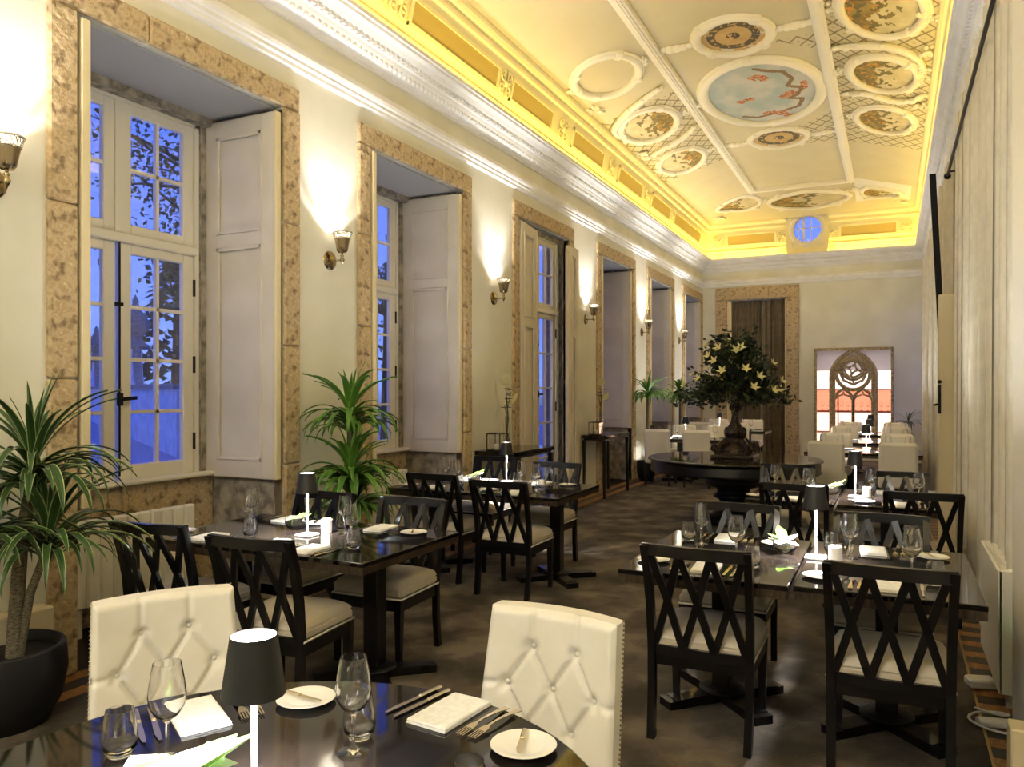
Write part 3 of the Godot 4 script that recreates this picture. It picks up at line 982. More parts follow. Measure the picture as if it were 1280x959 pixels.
# ---------------------------------------------------------------- windows, doorway, bar niche, garden
func shutter_leaf(parent: Node, hinge: Vector3, dir: Vector3, face: Vector3, y0: float, y1: float, width: float):
	# a panelled leaf: dir runs from the hinge to the free edge, face is its panelled side
	var th := 0.05
	var c := hinge + dir * width * 0.5
	var bs := Basis(dir, Vector3.UP, dir.cross(Vector3.UP))
	var hgt := y1 - y0
	var cy := (y0 + y1) * 0.5
	var split := y0 + hgt * 0.66
	var o := Node3D.new()
	o.name = "shutter"
	parent.add_child(o, true)
	var mb := MB.new()
	for s in [-1.0, 1.0]:
		mb.bev(Vector3(c.x, cy, c.z) + dir * s * (width * 0.5 - 0.06), Vector3(0.12, hgt, th), 0.006, bs)
	for y in [[y0, y0 + 0.14], [split - 0.05, split + 0.06], [y1 - 0.13, y1]]:
		mb.bev(Vector3(c.x, (y[0] + y[1]) * 0.5, c.z), Vector3(width - 0.22, y[1] - y[0], th), 0.006, bs)
	put(mb, "shutter_frame", M.shutter, o)
	for y in [[y0 + 0.14, split - 0.05], [split + 0.06, y1 - 0.13]]:
		var p := MB.new()
		p.bev(Vector3(c.x, (y[0] + y[1]) * 0.5, c.z), Vector3(width - 0.22, y[1] - y[0] + 0.02, th * 0.3), 0.004, bs)
		put(p, "shutter_panel", M.shutter, o)
		var m := MB.new()
		for s in [-1.0, 1.0]:
			m.box(Vector3(c.x, (y[0] + y[1]) * 0.5, c.z) + dir * s * (width * 0.5 - 0.13) + face * th * 0.5, Vector3(0.024, y[1] - y[0] + 0.01, 0.02), bs)
			m.box(Vector3(c.x, (y[0] + y[1]) * 0.5 + s * ((y[1] - y[0]) * 0.5 - 0.011), c.z) + face * th * 0.5, Vector3(width - 0.24, 0.024, 0.02), bs)
		put(m, "panel_moulding", M.shutter, o)
	var e := MB.new()
	e.bev(Vector3(c.x, cy, c.z) + dir * (width * 0.5 + 0.012), Vector3(0.03, hgt, th * 1.15), 0.006, bs)
	put(e, "shutter_edge", M.shutter_edge, o)

func stone_frame(parent: Node, face_x: float, zc: float, hw: float, y1: float, wj: float, wl: float, sd: int):
	# jambs and lintel of rough limestone blocks on the window wall
	var g := RandomNumberGenerator.new()
	g.seed = sd
	for s in [-1.0, 1.0]:
		var y := 0.0
		while y < y1 - 0.05:
			var h := g.randf_range(0.75, 1.25)
			if y + h > y1 - 0.4: h = y1 - y
			var mb := MB.new()
			mb.bev(Vector3(face_x - 0.04 + g.randf_range(0, 0.006), y + h * 0.5, zc + s * (hw + wj * 0.5)), Vector3(0.14, h - 0.005, wj), 0.012)
			put(mb, "stone_block", M.stone, parent)
			y += h
	var z0 := zc - hw - wj
	var cuts := [0.0, 0.3, 0.68, 1.0]
	for k in 3:
		var a: float = z0 + (hw + wj) * 2 * cuts[k]
		var b: float = z0 + (hw + wj) * 2 * cuts[k + 1]
		var mb := MB.new()
		mb.bev(Vector3(face_x - 0.04 + g.randf_range(0, 0.006), y1 + wl * 0.5, (a + b) * 0.5), Vector3(0.14, wl, b - a - 0.005), 0.012)
		put(mb, "stone_block", M.stone, parent)

func casement_window(i: int):
	var zc: float = WINDOWS[i]
	var door := i == 2
	var y0 := 0.08 if door else 0.95
	var w := struct_node("window_%d" % (i + 1))
	stone_frame(w, XL, zc, 0.83, 3.74, 0.17, 0.18, 40 + i)
	# reveals, soffit, apron
	var mb := MB.new()
	for s in [-1.0, 1.0]: mb.span(Vector3(-4.48 if door else -4.93, 0, zc + s * 0.835), Vector3(-4.22, 3.74, zc + s * 0.815))
	var sh := 0.62 if door else 0.0   # the third window is a glazed door set almost flush with the wall
	for s in [-1.0, 1.0]: mb.span(Vector3(-4.97 + sh, 0, zc + s * 0.83), Vector3(-4.86 + sh, 3.74, zc + s * 0.70))
	mb.span(Vector3(-4.97 + sh, 3.66, zc - 0.8), Vector3(-4.80 + sh * 0.9, 3.74, zc + 0.8))
	put(mb, "reveal", M.stone_grey, w)
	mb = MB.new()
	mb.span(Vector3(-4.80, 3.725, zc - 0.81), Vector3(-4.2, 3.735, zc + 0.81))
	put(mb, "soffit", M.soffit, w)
	if not door:
		for k in 2:
			mb = MB.new()
			mb.bev(Vector3(-4.87, 0.46, zc + 0.405 - 0.81 * k), Vector3(0.05, 0.92, 0.805), 0.008)
			put(mb, "stone_block", M.stone, w)
		mb = MB.new()
		mb.bev(Vector3(-4.83, 0.945, zc), Vector3(0.13, 0.03, 1.6), 0.008)
		put(mb, "window_sill", M.frame_paint, w)
	# fixed frame, transom, mullion above
	var fx := -4.92 + sh
	mb = MB.new()
	for s in [-1.0, 1.0]: mb.box(Vector3(fx, (y0 + 3.68) * 0.5, zc + s * 0.68), Vector3(0.08, 3.68 - y0, 0.04))
	mb.box(Vector3(fx, 3.66, zc), Vector3(0.08, 0.04, 1.4))
	mb.bev(Vector3(fx + 0.01, 2.675, zc), Vector3(0.1, 0.07, 1.36), 0.01)
	mb.box(Vector3(fx, 3.17, zc), Vector3(0.07, 0.95, 0.05))
	put(mb, "window_frame", M.frame_paint, w)
	# four sashes: two tall casements and two lights above the transom
	for s in [-1.0, 1.0]:
		var za: float = zc + s * 0.015
		var zb: float = zc + s * 0.66
		for part in [[y0, 2.64, 4 if not door else 5], [2.71, 3.64, 2]]:
			var lo: float = part[0]
			var hi: float = part[1]
			var rows: int = part[2]
			var sash := Node3D.new()
			sash.name = "casement" if rows > 2 else "transom_light"
			w.add_child(sash, true)
			var st := 0.095
			var bt: float = 0.11 if rows > 2 else 0.07
			var f := MB.new()
			f.bev(Vector3(fx, (lo + hi) * 0.5, za + s * st * 0.5), Vector3(0.05, hi - lo, st), 0.006)
			f.bev(Vector3(fx, (lo + hi) * 0.5, zb - s * st * 0.5), Vector3(0.05, hi - lo, st), 0.006)
			f.bev(Vector3(fx, lo + bt * 0.5, (za + zb) * 0.5), Vector3(0.05, bt, 0.46), 0.006)
			f.bev(Vector3(fx, hi - 0.035, (za + zb) * 0.5), Vector3(0.05, 0.07, 0.46), 0.006)
			var g0 := minf(za + s * st, zb - s * st)
			var g1 := maxf(za + s * st, zb - s * st)
			var h0 := lo + bt
			var h1 := hi - 0.07
			f.box(Vector3(fx, (h0 + h1) * 0.5, (g0 + g1) * 0.5), Vector3(0.035, h1 - h0, 0.025))
			for r in range(1, rows): f.box(Vector3(fx, h0 + (h1 - h0) * r / rows, (g0 + g1) * 0.5), Vector3(0.035, 0.025, g1 - g0))
			put(f, "sash_frame", M.frame_paint, sash)
			for r in rows:
				for c in 2:
					var p := MB.new()
					p.box(Vector3(fx, h0 + (h1 - h0) * (r + 0.5) / rows, g0 + (g1 - g0) * (0.25 + 0.5 * c)), Vector3(0.004, (h1 - h0) / rows, (g1 - g0) * 0.5))
					put(p, "window_pane", M.pane, sash)
			if rows > 2:
				for q in 3:
					var hg := MB.new()
					hg.box(Vector3(fx + 0.03, lo + 0.25 + q * (hi - lo - 0.5) * 0.5, zb), Vector3(0.02, 0.13, 0.015))
					put(hg, "hinge", M.iron, sash)
	# espagnolette
	mb = MB.new()
	mb.tube([Vector3(fx + 0.045, y0 + 0.04, zc), Vector3(fx + 0.045, 2.66, zc)], 0.008, 6)
	mb.box(Vector3(fx + 0.05, 1.53, zc), Vector3(0.03, 0.09, 0.03))
	mb.bar(Vector3(fx + 0.06, 1.53, zc + 0.01), Vector3(fx + 0.065, 1.54, zc - 0.12), 0.02, 0.025)
	mb.box(Vector3(fx + 0.04, 2.66, zc), Vector3(0.03, 0.03, 0.09))
	mb.box(Vector3(fx + 0.04, 2.2, zc), Vector3(0.03, 0.025, 0.05))
	put(mb, "espagnolette_bolt", M.iron, w)
	# shutters against the reveals
	var sy0 := 0.06 if door else 0.92
	var sw := 0.70
	if door:
		var d := Vector3(-0.13, 0, -0.99).normalized()
		shutter_leaf(w, Vector3(-4.14, 0, zc + 0.80), d, Vector3(-d.z, 0, d.x), sy0, 3.70, 0.66)
		shutter_leaf(w, Vector3(-4.05, 0, zc - 0.93), Vector3(0, 0, 1), Vector3(1, 0, 0), sy0, 3.60, 0.36)
	else:
		shutter_leaf(w, Vector3(-4.86, 0, zc - 0.775), Vector3(1, 0, 0), Vector3(0, 0, 1), sy0, 3.69, sw)
		shutter_leaf(w, Vector3(-4.86, 0, zc + 0.785), Vector3(1, 0, 0), Vector3(0, 0, -1), sy0, 3.71, sw + 0.02)

func make_right_window():
	var w := struct_node("window_7")
	var mb := MB.new()
	for s in [-0.6, 0.0, 0.6]: mb.box(Vector3(1.0, 2.25, -18.05 + s * 1.35), Vector3(0.06, 2.7, 0.06))
	for y in [0.93, 1.8, 2.7, 3.57]: mb.box(Vector3(1.0, y, -18.05), Vector3(0.06, 0.06, 1.7))
	put(mb, "window_frame", M.frame_paint, w)
	mb = MB.new()
	mb.box(Vector3(1.0, 2.25, -18.05), Vector3(0.004, 2.66, 1.66))
	put(mb, "window_pane", M.pane, w)

func drape(x0: Vector3, x1: Vector3, out: Vector3, y0: float, y1: float, folds: float, amp: float, n: int, sd: int) -> MB:
	# a gathered cloth hanging between two points, with thickness
	var g := FastNoiseLite.new()
	g.seed = sd
	g.frequency = 0.9
	var mb := MB.new()
	var f := func(u: float, w: float) -> Vector3:
		var ph := u * folds * TAU + g.get_noise_1d(u * 12.0) * 2.2
		var a := amp * (0.75 + 0.25 * w) * (1.0 + 0.5 * g.get_noise_1d(u * 30.0 + 50.0))
		var p: Vector3 = x0.lerp(x1, u) + out * (sin(ph) * a + 0.35 * a * sin(ph * 2.3 + 1.0))
		p.y = lerpf(y1 + (0.018 * sin(ph * 2.0)), y0, w)
		return p
	mb.grid(f, n, 8)
	var f2 := func(u: float, w: float) -> Vector3: return f.call(1.0 - u, w) - out * 0.006
	mb.grid(f2, n, 8)
	return mb

func make_end_wall():
	# doorway with its stone surround and drapes
	var d := struct_node("door_1")
	var g := RandomNumberGenerator.new()
	g.seed = 5
	for s in [[-3.82, -3.55], [-2.2, -1.925]]:
		var y := 0.0
		var first := true
		while y < 3.70:
			var h := 0.34 if first else g.randf_range(0.7, 1.2)
			if y + h > 3.4: h = 3.74 - y
			var mb := MB.new()
			var grow := 0.05 if first else 0.0
			mb.bev(Vector3((s[0] + s[1]) * 0.5, y + h * 0.5, ZE), Vector3(s[1] - s[0] + grow, h - 0.005, 0.1 + grow), 0.012)
			put(mb, "stone_block", M.stone, d)
			y += h
			first = false
	for k in [[-3.82, -3.1], [-3.1, -2.6], [-2.6, -1.925]]:
		var mb := MB.new()
		mb.bev(Vector3((k[0] + k[1]) * 0.5, 3.885, ZE), Vector3(k[1] - k[0] - 0.005, 0.29, 0.1), 0.012)
		put(mb, "stone_block", M.stone, d)
	var bk := MB.new()
	bk.span(Vector3(-3.7, 0, ZE - 0.5), Vector3(-2.05, 4.0, ZE - 0.42))
	put(bk, "door_backing", M.wall, d)
	for jx in [[-3.55, -3.46], [-2.24, -2.2]]:
		var jm := MB.new()
		jm.span(Vector3(jx[0], 0.0, ZE - 0.1), Vector3(jx[1], 3.72, ZE - 0.02))
		put(jm, "door_jamb", M.shutter_edge, d)
	var st := MB.new()
	st.span(Vector3(-2.80, 0.0, ZE - 0.36), Vector3(-2.77, 3.72, ZE - 0.32))  # white strip painted in for the light showing between the drapes
	put(st, "light_gap_strip", M.frame_paint, d)
	var a := put(drape(Vector3(-3.46, 0, ZE - 0.2), Vector3(-2.81, 0, ZE - 0.2), Vector3(0, 0, 1), 0.02, 3.73, 6.0, 0.05, 60, 31), "door_drape", M.drape)
	tag(a, "wide taupe drape on the left of the far stone doorway", "curtain", "drapes in the far doorway")
	var b := put(drape(Vector3(-2.76, 0, ZE - 0.2), Vector3(-2.26, 0, ZE - 0.2), Vector3(0, 0, 1), 0.02, 3.73, 4.0, 0.05, 46, 32), "door_drape", M.drape)
	tag(b, "narrower taupe drape on the right of the far stone doorway", "curtain", "drapes in the far doorway")

	# pointed tracery in a gilt frame, in front of the lit bar
	var t := thing("tracery_screen", "gilded gothic tracery screen with pointed arch in front of lit bar", "screen", Vector3(-0.7825, 0.15, ZE))
	var fr := MB.new()
	fr.bev(Vector3(-0.79, 1.185, 0.0), Vector3(0.06, 2.39, 0.12), 0.01)
	fr.bev(Vector3(0.79, 1.185, 0.0), Vector3(0.06, 2.39, 0.12), 0.01)
	fr.bev(Vector3(0, 2.36, 0.0), Vector3(1.64, 0.06, 0.12), 0.01)
	fr.bev(Vector3(0, 0.02, 0.0), Vector3(1.64, 0.06, 0.12), 0.01)
	put(fr, "outer_frame", M.gilt_stone, t)
	var arch := func(hw: float, spring: float, apex: float, cx: float, low: float) -> Array:
		# two arcs that meet in a point
		var pts := [Vector3(cx - hw, low, 0.0)]
		var hgt := apex - spring
		var q := func(k: float) -> Vector2: return Vector2(-hw, spring) * (1 - k) * (1 - k) + Vector2(-hw * 0.86, spring + hgt * 0.62) * 2 * k * (1 - k) + Vector2(0, apex) * k * k
		for i in 9:
			var bz: Vector2 = q.call(i / 8.0)
			pts.append(Vector3(cx + bz.x, bz.y, 0.0))
		for i in range(7, -1, -1):
			var bz: Vector2 = q.call(i / 8.0)
			pts.append(Vector3(cx - bz.x, bz.y, 0.0))
		pts.append(Vector3(cx + hw, low, 0.0))
		return pts
	var ring := func(cx: float, cy: float, r: float, n: int) -> Array:
		var pts := []
		for i in n: pts.append(Vector3(cx + r * cos(TAU * i / n), cy + r * sin(TAU * i / n), 0.0))
		return pts
	var ar := MB.new()
	ar.tube(arch.call(0.455, 1.83, 2.33, 0.0, 0.03), 0.046, 8)
	ar.tube(arch.call(0.395, 1.83, 2.23, 0.0, 0.03), 0.03, 6)
	put(ar, "pointed_arch", M.gilt_stone, t)
	var ci := MB.new()
	ci.tube(ring.call(0.0, 1.79, 0.345, 28), 0.042, 7, true)
	ci.tube(ring.call(0.0, 1.91, 0.235, 24), 0.036, 7, true)
	put(ci, "tracery_ring", M.gilt_stone, t)
	var sw := MB.new()
	for k in 4:
		var c := Vector2(0, 1.91) + Vector2.from_angle(PI / 2 * k + 0.5) * 0.12
		var pts := []
		for i in 12:
			var q := Vector2(0.12 * cos(TAU * i / 12), 0.055 * sin(TAU * i / 12)).rotated(PI / 2 * k + 0.5 + PI / 2)
			pts.append(Vector3(c.x + q.x, c.y + q.y, 0))
		sw.tube(pts, 0.025, 6, true)
	put(sw, "quatrefoil", M.gilt_stone, t)
	var cr := MB.new()
	cr.tube([Vector3(-0.3, 1.9, 0), Vector3(-0.2, 1.66, 0), Vector3(0, 1.56, 0), Vector3(0.0, 1.66, 0)], 0.032, 6)
	cr.tube([Vector3(0.3, 1.9, 0), Vector3(0.2, 1.66, 0), Vector3(0, 1.56, 0)], 0.032, 6)
	put(cr, "crescent", M.gilt_stone, t)
	for s in [-1.0, 1.0]:
		var sub := MB.new()
		sub.tube(arch.call(0.195, 1.24, 1.46, s * 0.2, 0.03), 0.033, 7)
		sub.tube([Vector3(s * 0.2 - 0.18, 1.22, 0), Vector3(s * 0.2 - 0.12, 1.3, 0), Vector3(s * 0.2 - 0.02, 1.33, 0), Vector3(s * 0.2, 1.41, 0), Vector3(s * 0.2 + 0.02, 1.33, 0), Vector3(s * 0.2 + 0.12, 1.3, 0), Vector3(s * 0.2 + 0.18, 1.22, 0)], 0.022, 6)
		put(sub, "lancet", M.gilt_stone, t)
	# the bar beyond: shallow room with bulkhead, lit shelves and glasses
	var bar := thing("bar_shelving", "lit coral bar shelving with glasses seen through the tracery", "shelving", Vector3(-0.7825, 0, ZE - 0.95))
	var box := MB.new()
	box.span(Vector3(-1.2, 0, -0.1), Vector3(-1.1, 2.75, 0.54))
	box.span(Vector3(1.1, 0, -0.1), Vector3(1.2, 2.75, 0.54))
	box.span(Vector3(-1.2, 2.66, -0.1), Vector3(1.2, 2.75, 0.54))
	box.span(Vector3(-1.2, 0, -0.1), Vector3(1.2, 2.75, -0.05))
	put(box, "cabinet_shell", M.bar_wall, bar)
	var bh := MB.new()
	bh.span(Vector3(-1.1, 1.6, -0.05), Vector3(1.1, 2.04, 0.3))
	put(bh, "glowing_bulkhead", M.bulkhead_lit, bar)  # the bulkhead glows by its material to look lit
	for k in [[1.1, 1.6, M.coral_glow], [0.1, 1.05, M.cream_glow]]:
		var p := MB.new()
		p.span(Vector3(-1.1, k[0], -0.05), Vector3(1.1, k[1], -0.02))
		put(p, "backlit_panel_light", k[2], bar)
	for y in [0.58, 1.07, 1.58]:
		var sh := MB.new()
		sh.span(Vector3(-1.1, y, -0.02), Vector3(1.1, y + 0.035, 0.25))
		put(sh, "shelf", M.shelf, bar)
	for x in [-0.98, -0.36, 0.36, 0.98]:
		var sh := MB.new()
		sh.span(Vector3(x - 0.012, 0.1, 0.0), Vector3(x + 0.012, 1.57, 0.2))
		put(sh, "shelf_upright", M.shelf, bar)
	for x in [-0.55, 0.6]:
		var dl := MB.new()
		dl.lathe([Vector2(0, 0), Vector2(0.035, 0.0), Vector2(0.045, 0.03)], 10, Vector3(x, 2.63, 0.4))
		put(dl, "downlight", M.sconce_glow, bar)
	area(Vector3(-0.7825, 2.6, ZE - 0.62), Vector2(1.8, 0.2), Vector3(0, -1, 0.3), Color(1, 0.95, 0.95), 0.22)
	area(Vector3(-0.7825, 0.85, ZE - 0.6), Vector2(1.8, 0.9), Vector3(0, 0, 1), Color(1, 0.78, 0.62), 0.4)
	var gm := wine_glass_mesh()
	for k in 13:
		var x := -1.62 + k * 0.14
		var o := put(gm, "bar_glass", M.glassware, self, Vector3(x, 1.105, ZE - 0.78))
		tag(o, "clear stemmed glass on the coral bar shelf, %s from the left" % ["first", "second", "third", "fourth", "fifth", "sixth", "seventh", "eighth", "ninth", "tenth", "eleventh", "twelfth", "last"][k], "glass", "glasses on the bar shelf")

func make_garden():
	var mb := MB.new()
	mb.span(Vector3(-60, -0.6, 30), Vector3(-5.05, 0.25, -60))
	var o := struct(mb, "terrace", M.terrace)
	tag(o, "blue-lit stone terrace outside the windows", "terrace")
	# garden wall with a scrolled gable and urn finial, across the view from the first window
	var w := thing("garden_wall", "white rendered garden wall with scrolled gable seen through the first window", "wall", Vector3(-13.4, 0.25, -11.7), deg_to_rad(58.7))
	var a := MB.new()
	a.span(Vector3(-0.35, 0, -28.0), Vector3(0.0, 1.35, 1.0))
	put(a, "wall_body", M.garden_wall, w)
	var c := MB.new()
	c.span(Vector3(-0.42, 1.35, -28.0), Vector3(0.07, 1.47, 1.0))
	c.span(Vector3(-0.1, 0, -28.0), Vector3(0.25, 0.12, 1.0))
	put(c, "coping", M.garden_stone, w)
	for zc in [-7.2, -20.0]:
		var pl := MB.new()
		var poly := PackedVector2Array([Vector2(-1.5, 1.3), Vector2(-1.3, 1.32), Vector2(-0.9, 1.45), Vector2(-0.5, 1.75), Vector2(-0.32, 2.2), Vector2(-0.3, 2.55), Vector2(0.3, 2.55), Vector2(0.32, 2.2), Vector2(0.5, 1.75), Vector2(0.9, 1.45), Vector2(1.3, 1.32), Vector2(1.5, 1.3)])
		pl.ext(poly, Vector3(0.02, 0, zc), Vector3(0, 0, 1), Vector3.UP, 0.3)
		put(pl, "gable", M.garden_wall, w)
		var rim := MB.new()
		for s in [-1.0, 1.0]:
			var pts := []
			for q in poly.slice(0, 6): pts.append(Vector3(-0.12, q.y + 0.02, zc + s * q.x))
			rim.tube(pts, 0.11, 6)
		put(rim, "gable_moulding", M.garden_stone, w)
		var fi := MB.new()
		fi.lathe([Vector2(0.0, 2.5), Vector2(0.4, 2.52), Vector2(0.4, 2.62), Vector2(0.25, 2.7), Vector2(0.16, 2.85), Vector2(0.2, 2.95), Vector2(0.38, 3.1), Vector2(0.42, 3.3), Vector2(0.3, 3.42), Vector2(0.34, 3.48), Vector2(0.18, 3.6), Vector2(0.08, 3.85), Vector2(0.1, 3.92), Vector2(0.0, 4.1)], 14, Vector3(-0.12, 0, zc))
		put(fi, "urn_finial", M.garden_stone, w)
	# trees beyond
	var spots := [[-36.0, -24.0, 6.3, "conifer_tree", "dark conifer rising behind the garden wall on the left"], [-23.1, -19.8, 5.8, "conifer_tree", "tall dark conifer behind the wall on the right of the finial"], [-31.0, -29.0, 5.6, "conifer_tree", "broad dark conifer farthest beyond the garden wall"]]
	for s in spots:
		var t := thing(s[3], s[4], "tree", Vector3(s[0], 0.25, s[1]), 0.0, "conifers in the garden")
		var tk := MB.new()
		tk.taper(Vector3.ZERO, Vector3(0, s[2], 0), Vector2(0.2, 0.2), Vector2(0.05, 0.05))
		put(tk, "trunk", M.bark, t)
		var f := MB.new()
		rng.seed = int(s[2] * 100)
		for k in 700:
			var h := rng.randf()
			var r: float = (1.0 - h) * s[2] * 0.42 + 0.1
			var an := rng.randf() * TAU
			var p := Vector3(cos(an) * r * rng.randf_range(0.5, 1.0), 0.5 + h * s[2], sin(an) * r * rng.randf_range(0.5, 1.0))
			var d := Vector3(cos(an), -0.35, sin(an)) * rng.randf_range(0.25, 0.5)
			var sd := Vector3(-sin(an), 0.2, cos(an)) * 0.16
			f.flat(p - sd, p + sd, p + d)
			f.flat(p + sd + Vector3(0, 0.1, 0), p - sd, p + d)
		var fo := put(f, "foliage", M.conifer, t)
		fo.set_meta("kind", "stuff")
	leafy_tree(Vector3(-9.0, 0.25, -8.3), 5.6, 4, "leafy tree whose branches cross the upper panes of the first window")
	leafy_tree(Vector3(-8.9, 0.25, -12.6), 4.8, 9, "dense leafy tree close outside the second window")

func leafy_tree(at: Vector3, h: float, sd: int, label: String):
	var t := thing("leafy_tree", label, "tree", at, 0.0, "trees on the terrace")
	rng.seed = sd
	var b := MB.new()
	var f := MB.new()
	b.tube([Vector3.ZERO, Vector3(0.1, h * 0.4, 0.1), Vector3(0.0, h * 0.8, 0)], [0.16, 0.12, 0.05], 7)
	for k in 26:
		var y := h * rng.randf_range(0.35, 0.85)
		var an := rng.randf() * TAU
		var L := h * rng.randf_range(0.2, 0.42)
		var p0 := Vector3(0.05, y, 0.05)
		var d := Vector3(cos(an), rng.randf_range(0.0, 0.7), sin(an)).normalized()
		var p1 := p0 + d * L * 0.55 + Vector3(0, 0.1, 0)
		var p2 := p0 + d * L + Vector3(rng.randf_range(-0.2, 0.2), rng.randf_range(-0.1, 0.3), rng.randf_range(-0.2, 0.2))
		b.tube([p0, p1, p2], [0.035, 0.02, 0.006], 5)
		for j in 130:
			var q := p0.lerp(p2, rng.randf_range(0.3, 1.08)) + Vector3(rng.randfn(), rng.randfn(), rng.randfn()) * 0.17
			var u := Vector3(rng.randfn(), rng.randfn(), rng.randfn()).normalized() * 0.045
			var w := Vector3(rng.randfn(), rng.randfn(), rng.randfn()).normalized() * 0.032
			f.flat(q - u, q + w, q + u)
			f.flat(q - u, q - w, q + u)
	put(b, "branches", M.bark, t)
	var fo := put(f, "foliage", M.tree_leaf, t)
	fo.set_meta("kind", "stuff")

# ---------------------------------------------------------------- furniture
func lattice_chair() -> Node3D:
	# faces +z; origin on the floor under the middle of the seat
	var t := thing("lattice_chair", "", "chair")
	var hw := 0.235
	var seat := MB.new()
	seat.grid(func(u: float, w: float) -> Vector3:
		var x := (u - 0.5) * 2.0
		var z := (w - 0.5) * 2.0
		var ex := signf(x) * (1.0 - pow(1.0 - absf(x), 1.6))
		var ez := signf(z) * (1.0 - pow(1.0 - absf(z), 1.6))
		var h := 0.455 + 0.04 * (1.0 - pow(absf(x), 6.0)) * (1.0 - pow(absf(z), 6.0)) + 0.012 * (1.0 - x * x) * (1.0 - z * z)
		return Vector3(ex * (0.235 - 0.012 * (1.0 - w)), h, -ez * 0.225), 12, 12)
	seat.bev(Vector3(0, 0.43, 0), Vector3(0.47, 0.06, 0.452), 0.018)
	var sn := put(seat, "seat", M.leather, t)
	var pp := MB.new()
	pp.tube([Vector3(-0.235, 0.402, -0.22), Vector3(-0.235, 0.402, 0.226), Vector3(0.235, 0.402, 0.226), Vector3(0.235, 0.402, -0.22)], 0.006, 5)
	put(pp, "piping", M.piping, sn)
	var ra := MB.new()
	ra.box(Vector3(0, 0.365, 0.205), Vector3(0.45, 0.07, 0.025))
	ra.box(Vector3(0, 0.365, -0.205), Vector3(0.45, 0.07, 0.025))
	for s in [-1.0, 1.0]: ra.box(Vector3(0.217 * s, 0.365, 0), Vector3(0.025, 0.07, 0.42))
	put(ra, "seat_rail", M.black, t)
	for s in [-1.0, 1.0]:
		var l := MB.new()
		l.taper(Vector3(s * 0.212, 0, 0.205), Vector3(s * 0.212, 0.4, 0.203), Vector2(0.014, 0.014), Vector2(0.022, 0.022))
		put(l, "leg", M.black, t)
	for s in [-1.0, 1.0]:
		var l := MB.new()
		var way := [Vector3(s * 0.215, 0, -0.25), Vector3(s * 0.218, 0.2, -0.222), Vector3(s * 0.22, 0.4, -0.215), Vector3(s * 0.222, 0.6, -0.235), Vector3(s * 0.225, 0.76, -0.272), Vector3(s * 0.228, 0.897, -0.32)]
		for i in 5: l.taper(way[i], way[i + 1], Vector2(0.017, 0.02), Vector2(0.017, 0.02))
		put(l, "back_post", M.black, t)
	var back := func(x: float, y: float) -> Vector3:   # on the bowed plane of the back
		var k := (y - 0.5) / 0.38
		return Vector3(x, y, -0.218 - 0.035 * k - 0.055 * k * k - 0.028 * (1.0 - pow(x / hw, 2.0)))
	var tr := MB.new()
	var tp := []
	for i in 13: tp.append(back.call(-0.24 + 0.48 * i / 12.0, 0.878))
	tr.rail(tp, 0.03, 0.052)
	put(tr, "top_rail", M.black, t)
	var lr := MB.new()
	var lpts := []
	for i in 9: lpts.append(back.call(-0.22 + 0.44 * i / 8.0, 0.405))
	lr.rail(lpts, 0.022, 0.045)
	put(lr, "lower_rail", M.black, t)
	var tx := [-0.205, -0.07, 0.07, 0.205]
	for q in [[0, 1], [1, 0], [1, 2], [2, 1], [2, 3], [3, 2]]:
		var sl := MB.new()
		var a: Vector3 = back.call(tx[q[0]], 0.865)
		var b: Vector3 = back.call(tx[q[1]], 0.42)
		var m: Vector3 = back.call((tx[q[0]] + tx[q[1]]) * 0.5, 0.6425)
		var off := Vector3(0, 0, 0.003 if q[0] < q[1] else -0.003)
		sl.bar(a + off, m + off, 0.032, 0.018, Vector3(0, 0, 1))
		sl.bar(m + off, b + off, 0.032, 0.018, Vector3(0, 0, 1))
		put(sl, "back_slat", M.black, t)
	return t

func parsons_chair() -> Node3D:
	var t := thing("upholstered_chair", "", "chair")
	var s := MB.new()
	s.bev(Vector3(0, 0.43, 0.01), Vector3(0.46, 0.14, 0.46), 0.03)
	put(s, "seat", M.white_leather, t)
	var b := MB.new()
	b.bev(Vector3(0, 0.65, -0.235), Vector3(0.44, 0.58, 0.075), 0.03, Basis(Vector3.RIGHT, -0.13))
	put(b, "backrest", M.white_leather, t)
	for x in [-0.19, 0.19]:
		for z in [-0.2, 0.2]:
			var l := MB.new()
			l.taper(Vector3(x * 1.05, 0, z * (1.2 if z < 0 else 1.0)), Vector3(x, 0.37, z), Vector2(0.012, 0.012), Vector2(0.02, 0.02))
			put(l, "leg", M.black, t)
	return t

